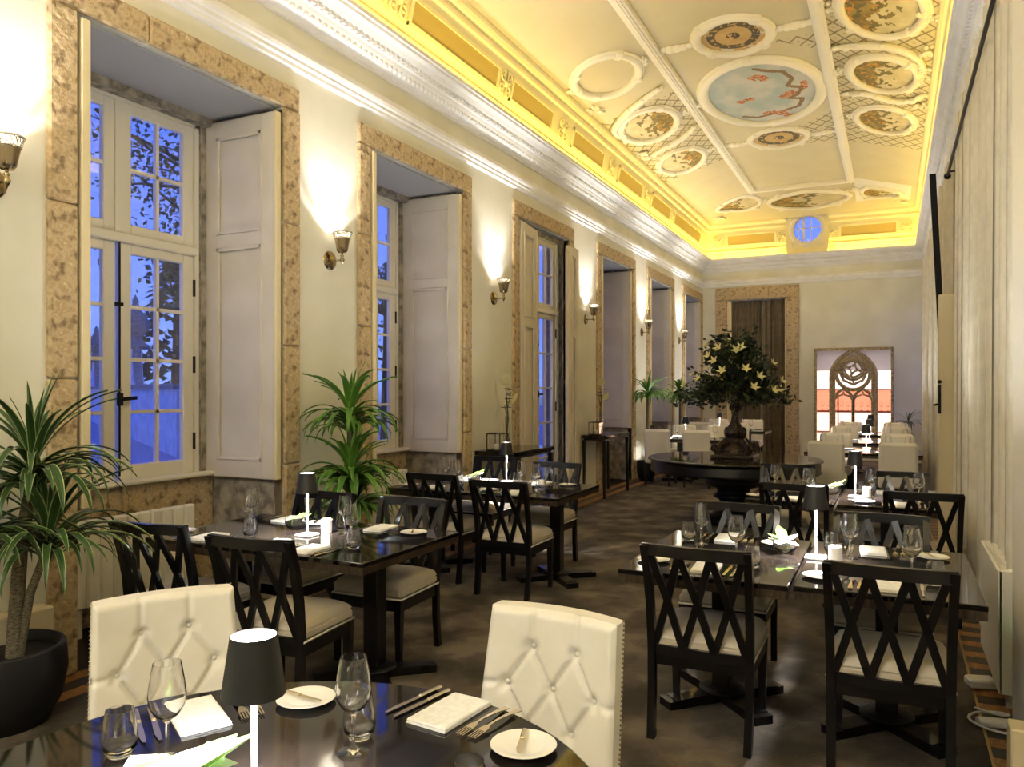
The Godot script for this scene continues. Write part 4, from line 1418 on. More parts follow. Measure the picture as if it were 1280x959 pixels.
func tufted_chair() -> Node3D:
	# cream leather tub back with deep buttons; faces +z
	var t := thing("tufted_chair", "", "chair")
	var btn := [Vector2(-0.075, 0.80), Vector2(0.075, 0.80), Vector2(-0.15, 0.685), Vector2(0.0, 0.685), Vector2(0.15, 0.685), Vector2(-0.075, 0.57), Vector2(0.075, 0.57)]
	var creases := []
	for p in [[0, 2], [0, 3], [1, 3], [1, 4], [2, 5], [3, 5], [3, 6], [4, 6]]: creases.append([btn[p[0]], btn[p[1]], 0.017])
	creases.append([btn[0], Vector2(-0.075, 0.96), 0.009]); creases.append([btn[1], Vector2(0.075, 0.96), 0.009])
	creases.append([btn[2], Vector2(-0.26, 0.685), 0.009]); creases.append([btn[4], Vector2(0.26, 0.685), 0.009])
	var bow := func(x: float, y: float) -> float: return -0.21 - 0.16 * (y - 0.45) - 0.06 + 0.9 * x * x
	var depth := func(x: float, y: float) -> float:
		var d := 0.0
		for b in btn: d += 0.03 * exp(-pow(Vector2(x, y).distance_to(b) / 0.02, 2.0))
		for c in creases:
			var q := Geometry2D.get_closest_point_to_segment(Vector2(x, y), c[0], c[1])
			d = maxf(d, c[2] * exp(-pow(q.distance_to(Vector2(x, y)) / 0.0085, 2.0)))
		return d
	var half := func(y: float) -> float: return 0.215 + 0.02 * (0.93 - y) / 0.5
	var bk := MB.new()
	var N := 72
	bk.grid(func(u: float, w: float) -> Vector3:
		var y := 0.40 + 0.515 * w
		var x: float = (u - 0.5) * 2.0 * half.call(y)
		var ed := minf(minf(0.5 - absf(u - 0.5), 0.5) * 0.45, (1.0 - w) * 0.515)
		var rnd := 0.02 * pow(clampf(1.0 - ed / 0.022, 0.0, 1.0), 2.0)
		return Vector3(x, y, bow.call(x, y) + 0.075 - rnd - depth.call(x, y)), N, N)
	bk.grid(func(u: float, w: float) -> Vector3:
		var y := 0.40 + 0.515 * w
		var x: float = (0.5 - u) * 2.0 * half.call(y)
		return Vector3(x, y, bow.call(x, y)), 14, 8)
	for s in [-1.0, 1.0]:
		bk.grid(func(u: float, w: float) -> Vector3:
			var y: float = 0.40 + 0.515 * (w if s > 0 else 1.0 - w)
			var x: float = s * half.call(y)
			return Vector3(x, y, bow.call(x, y) + 0.055 * (1.0 - u)), 2, 12)
	bk.grid(func(u: float, w: float) -> Vector3:
		var x: float = (u - 0.5) * 0.43
		return Vector3(x, 0.915, bow.call(x, 0.915) + 0.055 * (1.0 - w)), 14, 2)
	put(bk, "backrest", M.cream_leather, t)
	for b in btn:
		var bm := MB.new()
		bm.blob(Vector3(b.x, b.y, bow.call(b.x, b.y) + 0.052), Vector3(0.0085, 0.0085, 0.006), 10, 6)
		put(bm, "button", M.cream_leather, t)
	var se := MB.new()
	se.bev(Vector3(0, 0.42, 0.02), Vector3(0.47, 0.15, 0.46), 0.035)
	put(se, "seat", M.cream_leather, t)
	var nl := MB.new()
	for s in [-1.0, 1.0]:
		for k in 40:
			var y := 0.41 + 0.013 * k
			nl.blob(Vector3(s * (half.call(y) + 0.001), y, bow.call(half.call(y), y) + 0.01), Vector3.ONE * 0.004, 5, 4)
	var nn := put(nl, "nail_heads", M.brass, t)
	nn.set_meta("kind", "stuff")
	for x in [-0.2, 0.2]:
		for z in [-0.22, 0.21]:
			var l := MB.new()
			l.taper(Vector3(x, 0, z * 1.1), Vector3(x, 0.36, z), Vector2(0.013, 0.013), Vector2(0.021, 0.021))
			put(l, "leg", M.black, t)
	return t

func table_base(t: Node, x: float):
	var c := MB.new()
	c.bev(Vector3(x, 0.38, 0), Vector3(0.095, 0.64, 0.095), 0.006)
	put(c, "column", M.black, t)
	var cap := MB.new()
	cap.lathe([Vector2(0.0, 0.05), Vector2(0.12, 0.05), Vector2(0.12, 0.062), Vector2(0.09, 0.075), Vector2(0.0, 0.08)], 18, Vector3(x, 0, 0))
	put(cap, "foot_collar", M.iron, t)
	for k in 4:
		var f := MB.new()
		var d := Vector3(cos(PI / 2 * k + PI / 4), 0, sin(PI / 2 * k + PI / 4))
		f.bar(Vector3(x, 0.032, 0), Vector3(x, 0.022, 0) + d * 0.3, 0.1, 0.045)
		f.box(Vector3(x, 0.02, 0) + d * 0.29, Vector3(0.1, 0.04, 0.1), Basis(Vector3.UP, -PI / 4 - PI / 2 * k))
		put(f, "foot", M.black, t)

func rect_table(label: String, x0: float, x1: float, z0: float, z1: float, bases: Array, group := "dining tables"):
	var t := thing("dining_table", label, "table", Vector3((x0 + x1) * 0.5, 0, (z0 + z1) * 0.5), 0.0, group)
	var sx := absf(x1 - x0)
	var sz := absf(z1 - z0)
	var top := MB.new()
	top.bev(Vector3(0, 0.738, 0), Vector3(sx, 0.024, sz), 0.003)
	put(top, "tabletop", M.top, t)
	var ed := MB.new()
	for s in [-1.0, 1.0]:
		ed.box(Vector3(0, 0.708, s * (sz * 0.5 - 0.014)), Vector3(sx - 0.004, 0.038, 0.024))
		ed.box(Vector3(s * (sx * 0.5 - 0.014), 0.708, 0), Vector3(0.024, 0.038, sz - 0.052))
	put(ed, "table_apron", M.top_edge, t)
	for b in bases: table_base(t, b)
	return t

func radiator_panel(label: String, at: Vector3, len: float, h: float):
	# ribbed panel radiator facing +x; at is the middle of its foot
	var t := thing("radiator", label, "radiator", at, 0.0, "radiators under the windows")
	var n := int(round(len / 0.095))
	for k in n:
		var f := MB.new()
		f.bev(Vector3(0.03, 0.2 + h * 0.5, -len * 0.5 + (k + 0.5) * len / n), Vector3(0.06, h, len / n - 0.004), 0.012)
		put(f, "radiator_fin", M.radiator, t)
	var bk := MB.new()
	bk.box(Vector3(-0.03, 0.2 + h * 0.5, 0), Vector3(0.06, h - 0.03, len - 0.02))
	for z in [-len * 0.4, len * 0.4]: bk.box(Vector3(-0.03, 0.11, z), Vector3(0.03, 0.22, 0.03))
	put(bk, "radiator_back", M.radiator, t)

func console_table(label: String, x0: float, x1: float, z0: float, z1: float):
	var t := thing("console_table", label, "console table", Vector3((x0 + x1) * 0.5, 0, (z0 + z1) * 0.5), 0.0, "console tables between the windows")
	var sx := absf(x1 - x0)
	var sz := absf(z1 - z0)
	var top := MB.new()
	top.bev(Vector3(0, 0.90, 0), Vector3(sx, 0.05, sz), 0.005)
	put(top, "tabletop", M.top, t)
	var ap := MB.new()
	ap.box(Vector3(0, 0.86, 0), Vector3(sx - 0.06, 0.03, sz - 0.06))
	put(ap, "apron", M.black, t)
	for a in [-1.0, 1.0]:
		for b in [-1.0, 1.0]:
			var l := MB.new()
			var px: float = a * (sx * 0.5 - 0.035)
			var pz: float = b * (sz * 0.5 - 0.035)
			l.taper(Vector3(px, 0.45, pz), Vector3(px, 0.85, pz), Vector2(0.018, 0.018), Vector2(0.026, 0.026))
			l.taper(Vector3(px, 0.0, pz + b * 0.02), Vector3(px, 0.45, pz), Vector2(0.015, 0.015), Vector2(0.018, 0.018))
			put(l, "leg", M.black, t)

func pedestal_table():
	var t := thing("round_pedestal_table", "large round black pedestal table carrying the bronze urn in the aisle", "table", Vector3(-1.72, 0, -9.6))
	var top := MB.new()
	top.lathe([Vector2(0, 0.78), Vector2(0.98, 0.78), Vector2(1.01, 0.775), Vector2(1.02, 0.765), Vector2(1.015, 0.75), Vector2(0.99, 0.745)], 56)
	put(top, "tabletop", M.top, t)
	var ap := MB.new()
	ap.lathe([Vector2(0.99, 0.75), Vector2(0.975, 0.735), Vector2(0.985, 0.72), Vector2(0.985, 0.64), Vector2(0.995, 0.63), Vector2(0.985, 0.615), Vector2(0.6, 0.6), Vector2(0.0, 0.6)], 56)
	put(ap, "apron", M.black, t)
	var pd := MB.new()
	pd.lathe([Vector2(0.2, 0.62), Vector2(0.28, 0.6), Vector2(0.335, 0.55), Vector2(0.345, 0.49), Vector2(0.31, 0.44), Vector2(0.2, 0.41), Vector2(0.19, 0.36), Vector2(0.235, 0.34), Vector2(0.235, 0.30), Vector2(0.17, 0.27), Vector2(0.16, 0.2), Vector2(0.2, 0.15), Vector2(0.3, 0.12), Vector2(0.4, 0.1), Vector2(0.42, 0.05), Vector2(0.42, 0.0)], 32)
	put(pd, "pedestal", M.black, t)

func lamp_proto() -> Node3D:
	var t := thing("table_lamp", "", "lamp")
	var b := MB.new()
	b.bev(Vector3(0, 0.006, 0), Vector3(0.1, 0.012, 0.1), 0.003)
	put(b, "base", M.lamp_stem, t)
	var s := MB.new()
	s.tube([Vector3(0, 0.012, 0), Vector3(0, 0.34, 0)], 0.0065, 10)
	put(s, "stem", M.lamp_stem, t)
	var h := MB.new()
	h.lathe([Vector2(0.062, 0.25), Vector2(0.0455, 0.365), Vector2(0.0435, 0.366), Vector2(0.060, 0.251), Vector2(0.062, 0.25)], 28)
	put(h, "lamp_shade", M.lamp_shade, t)
	var g := MB.new()
	g.lathe([Vector2(0.0, 0.361), Vector2(0.0436, 0.361), Vector2(0.0436, 0.355), Vector2(0, 0.355)], 24)
	put(g, "diffuser_light", M.lamp_glow, t)
	omni(Vector3(0.02, 0.31, 0), Color(0.98, 0.99, 1.0), LAMP_E, 0.03, t)
	var up := SpotLight3D.new()
	up.name = "top_light"
	t.add_child(up)
	up.position = Vector3(0, 0.368, 0)
	up.rotation.x = PI / 2
	up.light_color = Color(0.98, 0.99, 1.0)
	up.light_energy = LAMP_E * 0.35
	up.spot_angle = 80.0
	up.spot_range = 20.0
	up.spot_attenuation = 2.0
	up.light_size = 0.03
	up.shadow_enabled = true
	return t

func sconce_proto() -> Node3D:
	# wall at x = 0, reaching out to +x; origin at the middle of its backplate
	var t := thing("wall_sconce", "", "sconce")
	var bp := MB.new()
	bp.lathe([Vector2(0, 0.03), Vector2(0.03, 0.028), Vector2(0.055, 0.018), Vector2(0.075, 0.012), Vector2(0.08, 0.0)], 24, Vector3.ZERO, Basis(Vector3(0, 0, 1), -PI / 2))
	put(bp, "backplate", M.brass, t)
	var ar := MB.new()
	ar.tube([Vector3(0.02, 0, 0), Vector3(0.07, -0.005, 0), Vector3(0.13, -0.005, 0)], 0.008, 8)
	ar.lathe([Vector2(0.0, -0.05), Vector2(0.006, -0.035), Vector2(0.014, -0.02), Vector2(0.02, -0.005), Vector2(0.014, 0.012), Vector2(0.01, 0.02), Vector2(0.018, 0.03), Vector2(0.008, 0.04), Vector2(0.01, 0.05)], 14, Vector3(0.13, 0, 0))
	put(ar, "arm", M.brass, t)
	var cp := MB.new()
	cp.lathe([Vector2(0.0, 0.05), Vector2(0.03, 0.053), Vector2(0.044, 0.07), Vector2(0.05, 0.1), Vector2(0.058, 0.14), Vector2(0.064, 0.165), Vector2(0.062, 0.165), Vector2(0.048, 0.1), Vector2(0.04, 0.075), Vector2(0.0, 0.062)], 24, Vector3(0.13, 0, 0))
	put(cp, "cup", M.brass, t)
	var rim := MB.new()
	var rr := func(a: float, y: float) -> Vector3:
		var r := 0.064 + (y - 0.165) * 0.24
		return Vector3(0.13 + r * cos(a), y, r * sin(a))
	for k in 18:
		for s in [-1.0, 1.0]:
			rim.bar(rr.call(TAU * k / 18, 0.165), rr.call(TAU * (k + s * 1.0) / 18, 0.215), 0.004, 0.004)
	for y in [0.167, 0.216]:
		var pts := []
		for k in 24: pts.append(rr.call(TAU * k / 24, y))
		rim.tube(pts, 0.005 if y < 0.2 else 0.008, 6, true)
	put(rim, "pierced_rim", M.steel, t)
	var bl := MB.new()
	bl.lathe([Vector2(0, 0.068), Vector2(0.02, 0.073), Vector2(0.026, 0.1), Vector2(0.02, 0.122), Vector2(0, 0.13)], 14, Vector3(0.13, 0, 0))
	put(bl, "bulb", M.sconce_glow, t)
	omni(Vector3(0.13, 0.1, 0), Color(1.0, 0.99, 0.98), SCONCE_E, 0.025, t)
	return t

# ---------------------------------------------------------------- tableware
func wine_glass_mesh() -> ArrayMesh:
	if not MESH.has("wine"):
		var m := MB.new()
		m.lathe([Vector2(0.0, 0.004), Vector2(0.036, 0.0), Vector2(0.037, 0.002), Vector2(0.012, 0.008), Vector2(0.0045, 0.02), Vector2(0.004, 0.085), Vector2(0.01, 0.095), Vector2(0.028, 0.108), Vector2(0.039, 0.128), Vector2(0.042, 0.15), Vector2(0.038, 0.185), Vector2(0.031, 0.225), Vector2(0.0297, 0.225), Vector2(0.0365, 0.185), Vector2(0.0405, 0.15), Vector2(0.0375, 0.13), Vector2(0.027, 0.111), Vector2(0.008, 0.098), Vector2(0.0, 0.097)], 24)
		MESH.wine = m.mesh()
	return MESH.wine

func tumbler_mesh() -> ArrayMesh:
	if not MESH.has("tumbler"):
		var m := MB.new()
		m.lathe([Vector2(0.0, 0.003), Vector2(0.026, 0.0), Vector2(0.036, 0.014), Vector2(0.04, 0.035), Vector2(0.037, 0.065), Vector2(0.031, 0.105), Vector2(0.0295, 0.105), Vector2(0.0355, 0.065), Vector2(0.0385, 0.036), Vector2(0.034, 0.018), Vector2(0.02, 0.011), Vector2(0.0, 0.01)], 24)
		MESH.tumbler = m.mesh()
	return MESH.tumbler

func plate_mesh() -> ArrayMesh:
	if not MESH.has("plate"):
		var m := MB.new()
		m.lathe([Vector2(0.0, 0.006), Vector2(0.045, 0.006), Vector2(0.05, 0.009), Vector2(0.078, 0.014), Vector2(0.08, 0.0125), Vector2(0.05, 0.003), Vector2(0.04, 0.0), Vector2(0.0, 0.002)], 32)
		MESH.plate = m.mesh()
	return MESH.plate

func fork_mesh() -> ArrayMesh:
	if not MESH.has("fork"):
		var m := MB.new()
		# handle towards +z, tines towards -z; gently arched in height
		var h := func(z: float) -> float: return 0.004 + 0.007 * pow(sin(clampf((z + 0.1) / 0.2, 0, 1) * PI), 2.0) if z < 0 else 0.004 + 0.007 * cos(clampf(z / 0.1, 0, 1) * PI * 0.5)
		var prof := [[0.1, 0.009], [0.09, 0.0095], [0.05, 0.006], [0.0, 0.0035], [-0.03, 0.004], [-0.045, 0.011], [-0.06, 0.0125]]
		for i in prof.size() - 1:
			var z0: float = prof[i][0]
			var z1: float = prof[i + 1][0]
			var a := Vector3(0, h.call(z0), z0)
			var b := Vector3(0, h.call(z1), z1)
			var wa: float = prof[i][1]
			var wb: float = prof[i + 1][1]
			var th := Vector3(0, 0.0022, 0)
			var A := [a + Vector3(-wa, 0, 0), a + Vector3(wa, 0, 0), b + Vector3(wb, 0, 0), b + Vector3(-wb, 0, 0)]
			m.quad(A[0] + th, A[1] + th, A[2] + th, A[3] + th)
			m.quad(A[3], A[2], A[1], A[0])
			m.quad(A[1], A[2], A[2] + th, A[1] + th)
			m.quad(A[0], A[0] + th, A[3] + th, A[3])
		for k in 4:
			var x := -0.0105 + k * 0.007
			m.bar(Vector3(x, h.call(-0.058) + 0.001, -0.058), Vector3(x, h.call(-0.1) + 0.001, -0.1), 0.0032, 0.0024)
		MESH.fork = m.mesh()
	return MESH.fork

func knife_mesh() -> ArrayMesh:
	if not MESH.has("knife"):
		var m := MB.new()
		m.bev(Vector3(0, 0.005, 0.07), Vector3(0.013, 0.008, 0.09), 0.003)
		m.ext(PackedVector2Array([Vector2(-0.006, 0.03), Vector2(0.006, 0.03), Vector2(0.009, -0.06), Vector2(0.004, -0.105), Vector2(-0.004, -0.108), Vector2(-0.006, -0.06)]), Vector3(0, 0.005, 0), Vector3(1, 0, 0), Vector3(0, 0, 1), 0.002)
		MESH.knife = m.mesh()
	return MESH.knife

func napkin_mesh() -> ArrayMesh:
	if not MESH.has("napkin"):
		var m := MB.new()
		var g := FastNoiseLite.new()
		g.seed = 3
		g.frequency = 8.0
		for layer in 2:
			var y := 0.006 * layer + 0.001
			var sx := 0.062 - 0.001 * layer
			var sz := 0.105 - 0.002 * layer
			var f := func(u: float, w: float) -> Vector3:
				var ex := signf(u - 0.5) * (1.0 - pow(1.0 - absf(u - 0.5) * 2.0, 2.0))
				var ez := signf(w - 0.5) * (1.0 - pow(1.0 - absf(w - 0.5) * 2.0, 2.0))
				var e := pow(maxf(absf(u - 0.5), absf(w - 0.5)) * 2.0, 8.0)
				return Vector3(ex * sx, y + 0.006 * (1.0 - e) + 0.002 * g.get_noise_2d(ex * 0.2 + layer, ez * 0.3), -ez * sz)
			m.grid(f, 10, 14)
			m.bev(Vector3(0, y + 0.0005, 0), Vector3(sx * 2, 0.004, sz * 2), 0.0015)
		MESH.napkin = m.mesh()
	return MESH.napkin

func item(called: String, mesh: ArrayMesh, m: Material, at: Vector3, turn: float, label: String, cat: String, group: String) -> MeshInstance3D:
	var o := put(mesh, called, m, self, at, turn)
	tag(o, label, cat, group)
	return o

func butter_knife(at: Vector3, turn: float, where: String, group: String):
	var o := item("butter_knife", knife_mesh(), M.cutlery, at + Vector3(0, 0.013, 0), turn, "small knife lying on the bread plate of %s" % where, "knife", group)
	o.scale = Vector3(1.0, 0.8, 0.58)

func setting(x: float, z: float, turn: float, where: String, dx := 0.0, wine := Vector2(0.1, -0.22), tumb := Vector2(0.19, -0.13), full := true):
	# a place laid for someone who sits at +z (before turning) and looks towards -z
	var b := Basis(Vector3.UP, turn)
	var y := 0.7502
	var at := func(px: float, pz: float) -> Vector3: return Vector3(x, y, z) + b * Vector3(px, 0, pz)
	item("napkin", napkin_mesh(), M.linen, at.call(0.0 + dx, 0.0), turn + 0.06, "folded white napkin laid for %s" % where, "napkin", "folded napkins")
	if not full:
		item("bread_plate", plate_mesh(), M.china, at.call(-0.2, -0.05), turn, "small white bread plate laid for %s" % where, "plate", "bread plates")
		item("wine_glass", wine_glass_mesh(), M.glassware, at.call(0.12, -0.2), turn, "clear stemmed wine glass set for %s" % where, "wine glass", "wine glasses")
		return
	item("fork", fork_mesh(), M.cutlery, at.call(-0.105 + dx, 0.01), turn, "inner fork by the napkin laid for %s" % where, "fork", "forks")
	item("fork", fork_mesh(), M.cutlery, at.call(-0.14 + dx, 0.015), turn, "outer fork farther from the napkin laid for %s" % where, "fork", "forks")
	item("knife", knife_mesh(), M.cutlery, at.call(0.1 + dx, 0.0), turn, "inner knife by the napkin laid for %s" % where, "knife", "knives")
	item("knife", knife_mesh(), M.cutlery, at.call(0.135 + dx, 0.005), turn, "outer knife farther from the napkin laid for %s" % where, "knife", "knives")
	item("bread_plate", plate_mesh(), M.china, at.call(-0.27 + dx, -0.05), turn, "small white bread plate laid for %s" % where, "plate", "bread plates")
	butter_knife(at.call(-0.265 + dx, -0.05), turn + 0.5, where, "butter knives")
	item("wine_glass", wine_glass_mesh(), M.glassware, at.call(wine.x + dx, wine.y), turn, "clear stemmed wine glass set for %s" % where, "wine glass", "wine glasses")
	item("tumbler", tumbler_mesh(), M.glassware, at.call(tumb.x + dx, tumb.y), turn, "clear stemless tumbler set for %s" % where, "tumbler", "tumblers")

func candle(at: Vector3, label: String):
	var t := thing("candle", label, "candle", at, 0.0, "white candles")
	var w := MB.new()
	w.lathe([Vector2(0, 0), Vector2(0.03, 0.0), Vector2(0.032, 0.004), Vector2(0.032, 0.075), Vector2(0.028, 0.08), Vector2(0.0, 0.076)], 20)
	put(w, "wax", M.wax, t)
	var k := MB.new()
	k.tube([Vector3(0, 0.075, 0), Vector3(0.001, 0.09, 0)], 0.0012, 5)
	put(k, "wick", M.iron, t)

func petal_mesh() -> ArrayMesh:
	if not MESH.has("petal"):
		var m := MB.new()
		m.grid(func(u: float, w: float) -> Vector3:
			var k := sin(PI * pow(w, 0.8)) * 0.32
			return Vector3((u - 0.5) * 2.0 * k, 0.12 * w * w + 0.25 * k * pow(absf(u - 0.5) * 2.0, 2.0), w), 4, 7)
		MESH.petal = m.mesh()
	return MESH.petal

func flower_bowl(at: Vector3, turn: float, label: String, s := 1.0):
	var t := thing("flower_bowl", label, "flower bowl", at, turn, "bowls of white lilies")
	t.scale = Vector3.ONE * s
	var b := MB.new()
	b.lathe([Vector2(0, 0.003), Vector2(0.03, 0.0), Vector2(0.05, 0.015), Vector2(0.062, 0.04), Vector2(0.058, 0.07), Vector2(0.0565, 0.07), Vector2(0.06, 0.04), Vector2(0.048, 0.018), Vector2(0.0, 0.008)], 24)
	put(b, "bowl", M.glassware, t)
	for k in 5:
		var o := put(petal_mesh(), "petal", M.petal, t, Vector3(0, 0.06, 0), TAU * k / 5.0 + 0.3)
		o.scale = Vector3.ONE * (0.1 if k % 2 else 0.085)
		o.rotation.x = -0.25 + 0.12 * k
	var st := MB.new()
	st.tube([Vector3(-0.03, 0.02, 0), Vector3(0.0, 0.07, 0.02), Vector3(0.05, 0.1, -0.02)], 0.003, 5)
	put(st, "stem", M.leaf_bright, t)
	for k in 2:
		var lf := put(petal_mesh(), "leaf", M.leaf_bright, t, Vector3(0.02, 0.06, 0), [1.55, 2.6][k])
		lf.scale = Vector3(0.09, 0.12, 0.12) if k == 0 else Vector3.ONE * 0.09
		lf.rotation.x = [-0.45, -0.2][k]

# ---------------------------------------------------------------- plants and flowers
func strap_leaf(droop: float, wide: float) -> ArrayMesh:
	# unit long strap leaf that leaves along +z, rises and droops
	var m := MB.new()
	var f := func(u: float, w: float) -> Vector3:
		var a := 0.55 - droop * w
		var x := (u - 0.5) * 2.0 * wide * pow(sin(PI * clampf(0.08 + 0.92 * w, 0.0, 1.0)), 0.7) * (1.0 - 0.25 * w)
		var z := 0.0
		var y := 0.0
		var n := 12
		for i in n:
			var k := w * (i + 0.5) / n
			var an := 0.95 - droop * pow(k, 1.25)
			z += cos(an) * w / n
			y += sin(an) * w / n
		return Vector3(x, y + absf(u - 0.5) * wide * 0.7, z)
	m.grid(f, 4, 12)
	return m.mesh()

func dracaena(label: String, at: Vector3, trunks: Array, per: int, size: float, m: Material, sd: int, pot := true, pot_r := 0.28, pot_h := 0.42):
	var t := thing("dracaena_plant", label, "plant", at, 0.0, "dracaena plants")
	if not MESH.has("strap"):
		MESH.strap = [strap_leaf(1.1, 0.062), strap_leaf(1.9, 0.06), strap_leaf(2.5, 0.062), strap_leaf(0.4, 0.05)]
		MESH.strap_narrow = [strap_leaf(1.0, 0.044), strap_leaf(1.8, 0.042), strap_leaf(2.5, 0.044), strap_leaf(0.4, 0.036)]
	if pot:
		var p := MB.new()
		p.lathe([Vector2(0, 0), Vector2(pot_r * 0.72, 0.0), Vector2(pot_r * 0.92, pot_h * 0.3), Vector2(pot_r * 1.0, pot_h * 0.65), Vector2(pot_r * 0.97, pot_h * 0.97), Vector2(pot_r * 0.94, pot_h), Vector2(pot_r * 0.89, pot_h), Vector2(pot_r * 0.88, pot_h * 0.86)], 36)
		put(p, "pot", M.pot, t)
		var s := MB.new()
		s.lathe([Vector2(pot_r * 0.9, pot_h * 0.84), Vector2(0, pot_h * 0.87)], 24)
		put(s, "soil", M.soil, t)
	var g := RandomNumberGenerator.new()
	g.seed = sd
	for tr in trunks:
		var b := MB.new()
		var top: Vector3 = tr[0]
		var r0: float = tr[1]
		b.tube([Vector3(top.x * 0.35, pot_h * 0.8 if pot else 0.0, top.z * 0.35), top * Vector3(0.6, 0.6, 0.6) + Vector3(0, 0.1, 0), top], [r0, r0 * 0.9, r0 * 0.75], 8)
		put(b, "trunk", M.trunk, t)
		for k in per:
			var h := float(k) / per
			var an := k * 2.39996 + g.randf() * 0.5
			var steep := g.randf()
			var kind: int = 3 if h > 0.9 else (0 if h > 0.68 else (1 if steep > 0.45 else 2))
			var o := put((MESH.strap_narrow if m == M.leaf_strap else MESH.strap)[kind], "leaf", m, t, top + Vector3(0, -0.22 * size * (1.0 - h) * tr[2] + 0.04, 0), an)
			var s: float = size * g.randf_range(0.8, 1.15) * (0.8 if kind == 3 else 1.0)
			var room: float = at.x + top.x - XL - 0.04
			if sin(an) < 0.0: s = minf(s, maxf(0.12, room / maxf(-sin(an) * 0.86, 0.05)))
			o.scale = Vector3(minf(s * g.randf_range(0.9, 1.2), s * 1.2), s, s)
			o.rotation.x = -0.5 if kind == 3 else (-0.25 if h > 0.7 else 0.1)
	return t

func make_urn():
	var c := Vector3(-1.70, 0.78, -9.6)
	var t := thing("bronze_urn", "ornate bronze urn on scrolled feet on the round table", "urn", c)
	var pl := MB.new()
	pl.bev(Vector3(0, 0.02, 0), Vector3(0.5, 0.04, 0.5), 0.01)
	pl.bev(Vector3(0, 0.055, 0), Vector3(0.42, 0.035, 0.42), 0.01)
	put(pl, "plinth", M.bronze, t)
	var bd := MB.new()
	bd.lathe([Vector2(0.2, 0.07), Vector2(0.2, 0.11), Vector2(0.15, 0.16), Vector2(0.1, 0.2), Vector2(0.085, 0.24), Vector2(0.115, 0.28), Vector2(0.12, 0.32), Vector2(0.08, 0.38), Vector2(0.05, 0.43), Vector2(0.04, 0.52), Vector2(0.05, 0.58), Vector2(0.035, 0.61), Vector2(0.07, 0.64), Vector2(0.045, 0.67), Vector2(0.05, 0.7), Vector2(0.14, 0.74), Vector2(0.2, 0.8), Vector2(0.22, 0.86), Vector2(0.2, 0.87), Vector2(0.0, 0.8)], 26)
	put(bd, "body", M.bronze, t)
	var lf := MB.new()
	for k in 10:
		var a := TAU * k / 10
		lf.blob(Vector3(cos(a) * 0.1, 0.3, sin(a) * 0.1), Vector3(0.035, 0.07, 0.035), 6, 5)
		lf.blob(Vector3(cos(a) * 0.055, 0.6, sin(a) * 0.055), Vector3(0.02, 0.035, 0.02), 6, 4)
		lf.blob(Vector3(cos(a) * 0.15, 0.77, sin(a) * 0.15), Vector3(0.035, 0.05, 0.035), 6, 4)
	put(lf, "leaf_relief", M.bronze, t)
	for k in 4:
		var a := TAU * (k + 0.5) / 4
		var u := Vector3(cos(a), 0, sin(a))
		var f := MB.new()
		f.tube([u * 0.12 + Vector3(0, 0.2, 0), u * 0.2 + Vector3(0, 0.15, 0), u * 0.27 + Vector3(0, 0.09, 0), u * 0.32 + Vector3(0, 0.11, 0), u * 0.31 + Vector3(0, 0.16, 0), u * 0.27 + Vector3(0, 0.15, 0)], [0.05, 0.045, 0.035, 0.03, 0.025, 0.02], 8)
		f.blob(u * 0.24 + Vector3(0, 0.08, 0), Vector3(0.06, 0.04, 0.06), 7, 5)
		put(f, "scroll_foot", M.bronze, t)
	var b := thing("flower_arrangement", "large domed arrangement of dark foliage and pale lilies in the urn", "flower arrangement", c + Vector3(0, 0.72, 0))
	rng.seed = 99
	var lm := MB.new()
	var sm := MB.new()
	for k in 340:
		var h := pow(rng.randf(), 1.4)
		var an := rng.randf() * TAU
		var R := (0.68 - 0.45 * h) * pow(rng.randf(), 0.4)
		var tip := Vector3(cos(an) * R, -0.02 + h * 0.82 - 0.12 * (1.0 - h) * R, sin(an) * R)
		sm.tube([Vector3(cos(an) * 0.05, 0.1, sin(an) * 0.05), tip * 0.6 + Vector3(0, 0.1, 0), tip], 0.003, 3)
		for j in 9:
			var q := (Vector3(0, 0.1, 0)).lerp(tip, rng.randf_range(0.55, 1.05)) + Vector3(rng.randfn(), rng.randfn(), rng.randfn()) * 0.035
			var d := (Vector3(cos(an), rng.randf_range(-0.3, 0.8), sin(an)) + Vector3(rng.randfn(), rng.randfn(), rng.randfn()) * 0.5).normalized() * rng.randf_range(0.05, 0.085)
			var s := d.cross(Vector3(rng.randfn(), rng.randfn(), rng.randfn())).normalized() * 0.02
			lm.flat(q, q + d * 0.5 + s, q + d)
			lm.flat(q, q + d, q + d * 0.5 - s)
	var lo := put(lm, "foliage", M.leaf_dark, b)
	lo.set_meta("kind", "stuff")
	var so := put(sm, "twigs", M.stem, b)
	so.set_meta("kind", "stuff")
	for k in 17:
		var h := rng.randf()
		var an := -1.25 + 2.8 * k / 17.0 + rng.randf_range(-0.15, 0.15)
		var R := 0.66 - 0.42 * h
		var fl := Node3D.new()
		fl.name = "lily"
		b.add_child(fl, true)
		fl.position = Vector3(sin(an) * R, 0.05 + h * 0.72, cos(an) * R)
		fl.rotation = Vector3(1.0, an, 0)
		for j in 5:
			var o := put(petal_mesh(), "petal", M.petal_yellow, fl, Vector3.ZERO, TAU * j / 5.0)
			o.scale = Vector3(0.05, 0.09, 0.08)
			o.rotation.x = -0.5

